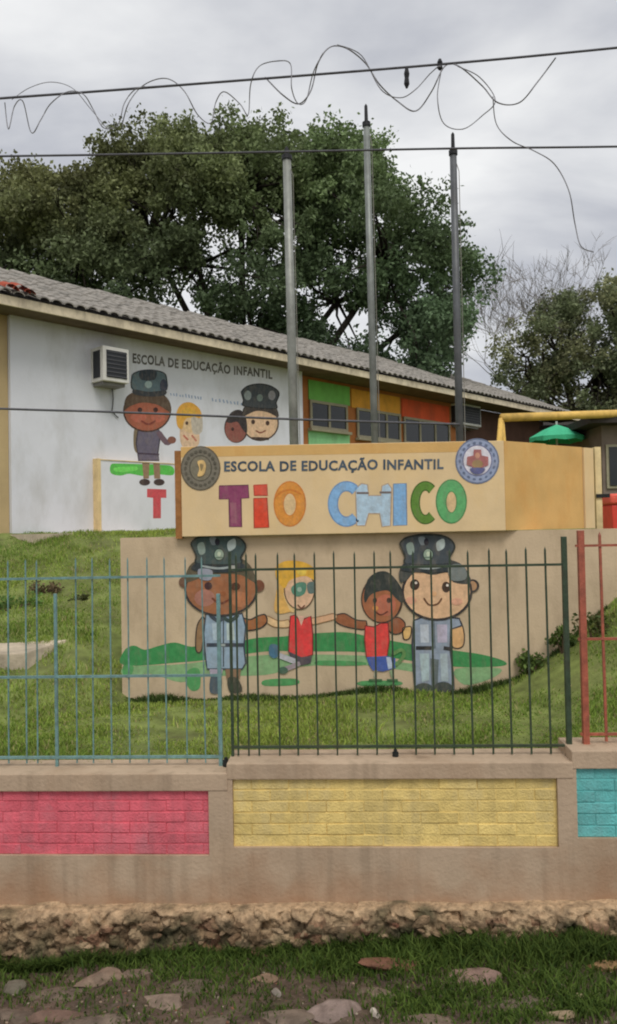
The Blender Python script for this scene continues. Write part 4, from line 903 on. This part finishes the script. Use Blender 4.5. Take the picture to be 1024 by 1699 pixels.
stones = [(170,1628,125,30,(128,108,92),'wide flat brown stone in the mud below the pink panel'), (262,1668,110,28,(130,112,98),'flat greyish stone in the mud with grass behind it'), (440,1626,62,18,(126,102,82),'small tan flat stone below the yellow panel'),
          (556,1682,112,36,(134,116,108),'large pale grey flat stone set deep in the mud'), (790,1622,106,38,(138,112,102),'pinkish grey humped stone among the verge grass'), (652,1606,118,24,(118,80,62),'long rust red slab of broken brick in the verge grass'),
          (1000,1606,78,18,(160,124,84),'tan slab of stone in the verge grass below the turquoise panel'), (925,1688,66,14,(150,130,104),'narrow tan stone at the muddy edge of the verge grass'), (623,1685,20,14,(196,184,172),'small white pebble lying beside the large pale flat stone'),
          (962,1658,20,12,(170,150,120),'small tan pebble among the verge grass'), (22,1645,60,26,(104,98,84),'dark grey half buried stone in the mud'), (538,1552,38,10,(176,158,132),'small pale slab fragment at the foot of the rubble footing'), (100,1690,110,24,(112,88,76),'broad muddy brown stone below the wide flat stone'), (460,1650,24,12,(150,140,130),'small grey pebble in bare mud')]
for i, (px_, py_, w_, h_, c_, lab) in enumerate(stones):
    q = ground_pt(px_, py_); k = q.y / F
    m = mat('verge_stone_%d' % i, alb(tuple(v * .9 + w_c * .1 for v, w_c in zip(c_, (120, 110, 95))), 1.12), .85, .3, 16, .5, 50, dirt=(.06, .042, .03), dirt_amt=.6, dscale=9)
    me = blob('flat_stone', w_ * k * .5, h_ * k * .85, max(.028, h_ * k * .42), m, 300 + i, .22, 3)
    o = link('flat_stone', me); o.location = (q.x, q.y, float(street_h(q.x, q.y)) + .006); o.rotation_euler = (.12 if h_ > 20 else 0, random.uniform(-.06, .06), random.uniform(-.25, .25))
    tag(o, lab, 'stone')
for i, (px_, py_, w_, h_) in enumerate([(112,1652,165,26), (335,1640,150,22), (236,1618,140,16), (480,1692,130,28), (372,1690,110,20), (705,1692,130,24), (862,1664,130,20), (30,1690,100,26), (615,1650,110,18), (160,1700,150,26), (900,1705,120,20)]):
    q = ground_pt(px_, py_); k = q.y / F
    m = mat('worn_slab_%d' % (i % 3), alb([(116, 101, 88), (106, 92, 79), (124, 107, 93)][i % 3], 1.05), .7, .35, 16, .5, 50, dirt=(.06, .044, .032), dirt_amt=.8, dscale=7)
    o = link('flat_stone', blob('flat_stone', w_ * k * .5, h_ * k * 1.1, max(.02, h_ * k * .35), m, 400 + i, .2, 3)); o.location = (q.x, q.y, float(street_h(q.x, q.y)) - .006); o.rotation_euler = (.06, random.uniform(-.05, .05), random.uniform(-.3, .3))
    tag(o, 'broad worn stone slab sunk flat into the muddy verge', 'stone', 'worn slabs sunk in the verge')
# small loose stones
pm = [blob('pebble', 1, .8, .5, m, 500 + i, .2, 2) for i, m in enumerate(SM)]
V = []; Fs = []; Cl = []
cnt = 0; gm = MB()
for i in range(1500):
    px_, py_ = random.uniform(-10, 1034), random.uniform(1585, 1740); q = ground_pt(px_, py_)
    s_ = random.choice([.002, .003, .003, .004, .005, .007, .010]); me = pm[i % 5]; rz = random.uniform(0, 6.28); z = float(street_h(q.x, q.y))
    cs, sn = math.cos(rz), math.sin(rz); col = s2l(random.choice([(150,130,110),(120,100,85),(100,80,66),(130,90,70),(160,148,130)]))
    gm.add([(q.x + s_*(v.co.x*cs - v.co.y*sn), q.y + s_*(v.co.x*sn + v.co.y*cs), z + s_*v.co.z) for v in me.vertices], [tuple(p_.vertices) for p_ in me.polygons], col)
tag(gm.build('gravel', mat('gravel', (1,1,1), .9, .3, 20, .3, attr=True)), 'small loose gravel scattered over the muddy verge', 'gravel', kind='stuff')

# ------------------------------------------------------------------ trees
def inside(pt, poly):
    x, y = pt; r = False; j = len(poly) - 1
    for i in range(len(poly)):
        (xi, yi), (xj, yj) = poly[i], poly[j]
        if (yi > y) != (yj > y) and x < (xj - xi) * (y - yi) / (yj - yi) + xi: r = not r
        j = i
    return r
M_BARK = mat('bark', (.055, .045, .036), .95, .4, 6, .6, 20)
def tree(label, poly, holes, Y0, depth, nclump, per, leaf, rad, colfn, root_px, seed, fork_px, extra=()):
    """crown filled with leaf clumps carried by limbs that grow from a forked trunk"""
    r = np.random.default_rng(seed); rr_ = random.Random(seed)
    xs = [p_[0] for p_ in poly]; ys = [p_[1] for p_ in poly]
    cl = [(x, y, Y0 + rr_.uniform(-depth, depth) * .6) for x, y in extra]; tries = 0
    while len(cl) < nclump and tries < 20000:
        tries += 1; x, y = rr_.uniform(min(xs), max(xs)), rr_.uniform(min(ys), max(ys))
        if not inside((x, y), poly): continue
        if any(((x - hx) / (hr + 10)) ** 2 + ((y - hy) / (hr * hk + 9)) ** 2 < 1 for hx, hy, hr, hk in holes): continue
        y += 14
        cl.append((x, y, Y0 + rr_.uniform(-depth, depth)))
    q = at(root_px[0], root_px[1], Y0); bz = 2.0 if Y0 < 60 else 0
    t = thing('tree', label, 'tree', (q.x, Y0, bz)); O = Vector((q.x, Y0, bz))
    forks = [at(fx, fy, Y0 + fd) - O for fx, fy, fd in fork_px]
    tr = MB(); base = Vector((0, 0, -.2)); first = Vector((.1, 0, (forks[0].z) * .35))
    R0 = .24 * Y0 / 22
    tr.tube([base, first * .5, first], [R0 * 1.25, R0, R0 * .9], 9)
    segs = []
    for fk in forks:
        mid = first.lerp(fk, .5) + Vector((rr_.uniform(-.3, .3), rr_.uniform(-.3, .3), .25))
        pth = [first, first.lerp(mid, .6) + Vector((0, 0, .05)), mid, fk]; tr.tube(pth, [R0 * .6, R0 * .5, R0 * .42, R0 * .3], 7); segs.append(fk)
    P = []; Cc = []
    for x, y, Y in cl:
        c = at(x, y, Y) - O; fk = min(forks, key=lambda v: (v - c).length + rr_.uniform(0, .6))
        d = c - fk; m1 = fk + d * .4 + Vector((rr_.uniform(-.3, .3), rr_.uniform(-.3, .3), rr_.uniform(-.1, .35))); m2 = fk + d * .75 + Vector((rr_.uniform(-.2, .2), 0, rr_.uniform(-.05, .2)))
        L_ = d.length
        tr.tube([fk, m1, m2, c], [R0 * .22, R0 * .15, R0 * .08, R0 * .03], 5)
        cr_ = rad * rr_.uniform(.55, 1.25)
        n = int(per * (cr_ / rad) ** 2)
        for k in range(4):    # twigs in the clump
            e = c + Vector((rr_.uniform(-1, 1), rr_.uniform(-1, 1), rr_.uniform(-.5, .8))) * cr_ * .6; tr.tube([m2, c.lerp(e, .5), e], [R0 * .05, R0 * .035, .006], 4)
        k3 = max(5, n // 60); sub = np.clip(r.normal(size=(k3, 3)), -1.6, 1.6) * np.array([cr_ * .55, cr_ * .55, cr_ * .36])
        pp = sub[r.integers(0, k3, n)] + r.normal(size=(n, 3)) * cr_ * .17 + np.array(c)
        P.append(pp); base_c = np.array(colfn(x, y, rr_)) * rr_.uniform(.7, 1.4)
        Cc.append(base_c * r.uniform(.6, 1.4, n)[:, None])
    tr.build('trunk', M_BARK, t, True)
    P = np.concatenate(P); Cc = np.concatenate(Cc); v, f = leaves(P, leaf, None, seed, .62, .35)
    link('crown', np_mesh('crown', v, f, M_LEAF, Cc), t)
    return t
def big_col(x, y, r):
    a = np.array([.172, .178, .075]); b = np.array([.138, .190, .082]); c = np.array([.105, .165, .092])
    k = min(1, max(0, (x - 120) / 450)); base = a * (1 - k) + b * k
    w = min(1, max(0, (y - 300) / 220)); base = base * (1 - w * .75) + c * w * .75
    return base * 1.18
poly_big = [(-260,330),(-120,300),(-30,310),(20,285),(60,270),(110,268),(180,240),(225,225),(270,208),(330,205),(370,215),(420,206),(470,214),(530,212),(575,218),(625,232),(648,262),(655,300),(700,325),(745,350),(762,385),(765,420),(790,440),(760,455),(752,500),(748,560),(715,585),(690,600),(640,590),(600,600),(540,585),(500,560),(430,545),(300,530),(100,500),(-260,500)]
holes = [(245,368,30,.5), (222,458,26,.6), (305,472,20,.6), (380,392,20,1), (400,440,24,.9), (345,450,14,1), (475,455,26,.9), (545,478,34,.55), (590,520,26,.8), (640,560,20,.7), (432,540,26,.7), (700,420,20,.7), (688,490,16,.8), (560,555,24,.8), (300,505,14,1)]
tree('huge spreading dark green tree rising behind the school roof', poly_big, holes, 23.0, 2.8, 360, 900, .125, .76, big_col, (400, 880), 41,
     [(420,560,0), (330,440,-.6), (250,400,.6), (560,500,.4), (640,440,-.5), (480,360,.8), (400,330,-.6), (140,420,0), (-60,430,.4), (690,530,.5)], [(355,238), (385,240), (410,236), (432,240), (455,240), (395,268), (425,270), (440,300), (300,235), (705,520), (735,535), (716,562), (690,582), (742,500), (675,555), (730,400), (745,430), (60,300), (20,310), (110,295)])
poly_r = [(838,602),(852,566),(876,536),(905,506),(938,486),(974,480),(1006,458),(1040,448),(1120,430),(1200,470),(1200,690),(1000,700),(900,690),(850,650)]
tree('dense olive green tree behind the yellow play frame', poly_r, [(962,640,14,1.2), (905,560,10,1), (870,600,8,1)], 27.0, 2.0, 150, 640, .12, .75,
     lambda x, y, r: np.array([.24, .25, .13]) if r.random() < .6 else np.array([.17, .20, .105]), (1000, 890), 52, [(990,620,0), (930,590,.3), (1050,560,-.3), (1110,600,.2), (890,640,-.3)])
# bare tree
bt_ = at(915, 880, 29.5); bare = thing('bare_tree', 'leafless tree with fine pale grey twigs beyond the olive tree', 'tree', (bt_.x, 29.5, 2.0)); tw = MB(); rb_ = random.Random(5)
def grow(p0, d, l, r_, lev, mb):
    pts = [p0]; rad = [r_]; q = p0.copy(); dd = d.copy()
    for s_ in range(4):
        dd = (dd + Vector((rb_.gauss(0, .13), rb_.gauss(0, .13), rb_.gauss(.03, .08)))).normalized(); q = q + dd * l / 4; pts.append(q.copy()); rad.append(r_ * (1 - .16 * (s_ + 1)))
    mb.tube(pts, rad, 5 if lev < 3 else 3, cap=False)
    if lev < 6:
        for _ in range(3 if lev < 4 else 4 if lev < 5 else 3):
            k = rb_.choice([2, 3, 4, 4]); nd = (dd + Vector((rb_.gauss(0, .5), rb_.gauss(0, .4), rb_.gauss(.12, .32)))).normalized(); grow(pts[k], nd, l * rb_.uniform(.58, .82), max(.009, rad[k] * .66), lev + 1, mb)
tk = MB(); top_ = Vector((0, 0, 4.0)); tk.tube([Vector((0, 0, -.2)), Vector((.05, 0, 2.0)), top_], [.24, .19, .15], 8); M_TWIG = mat('grey_twig', (.22, .20, .185), .9, .25, 5, 0)
tk.build('trunk', M_TWIG, bare, True)
for dx in (-.8, -.45, -.1, .25, .6): grow(top_.copy() - Vector((0, 0, .3)), Vector((dx, rb_.uniform(-.3, .3), .9)).normalized(), 2.75, .07, 1, tw)
tw.build('branches', M_TWIG, bare)
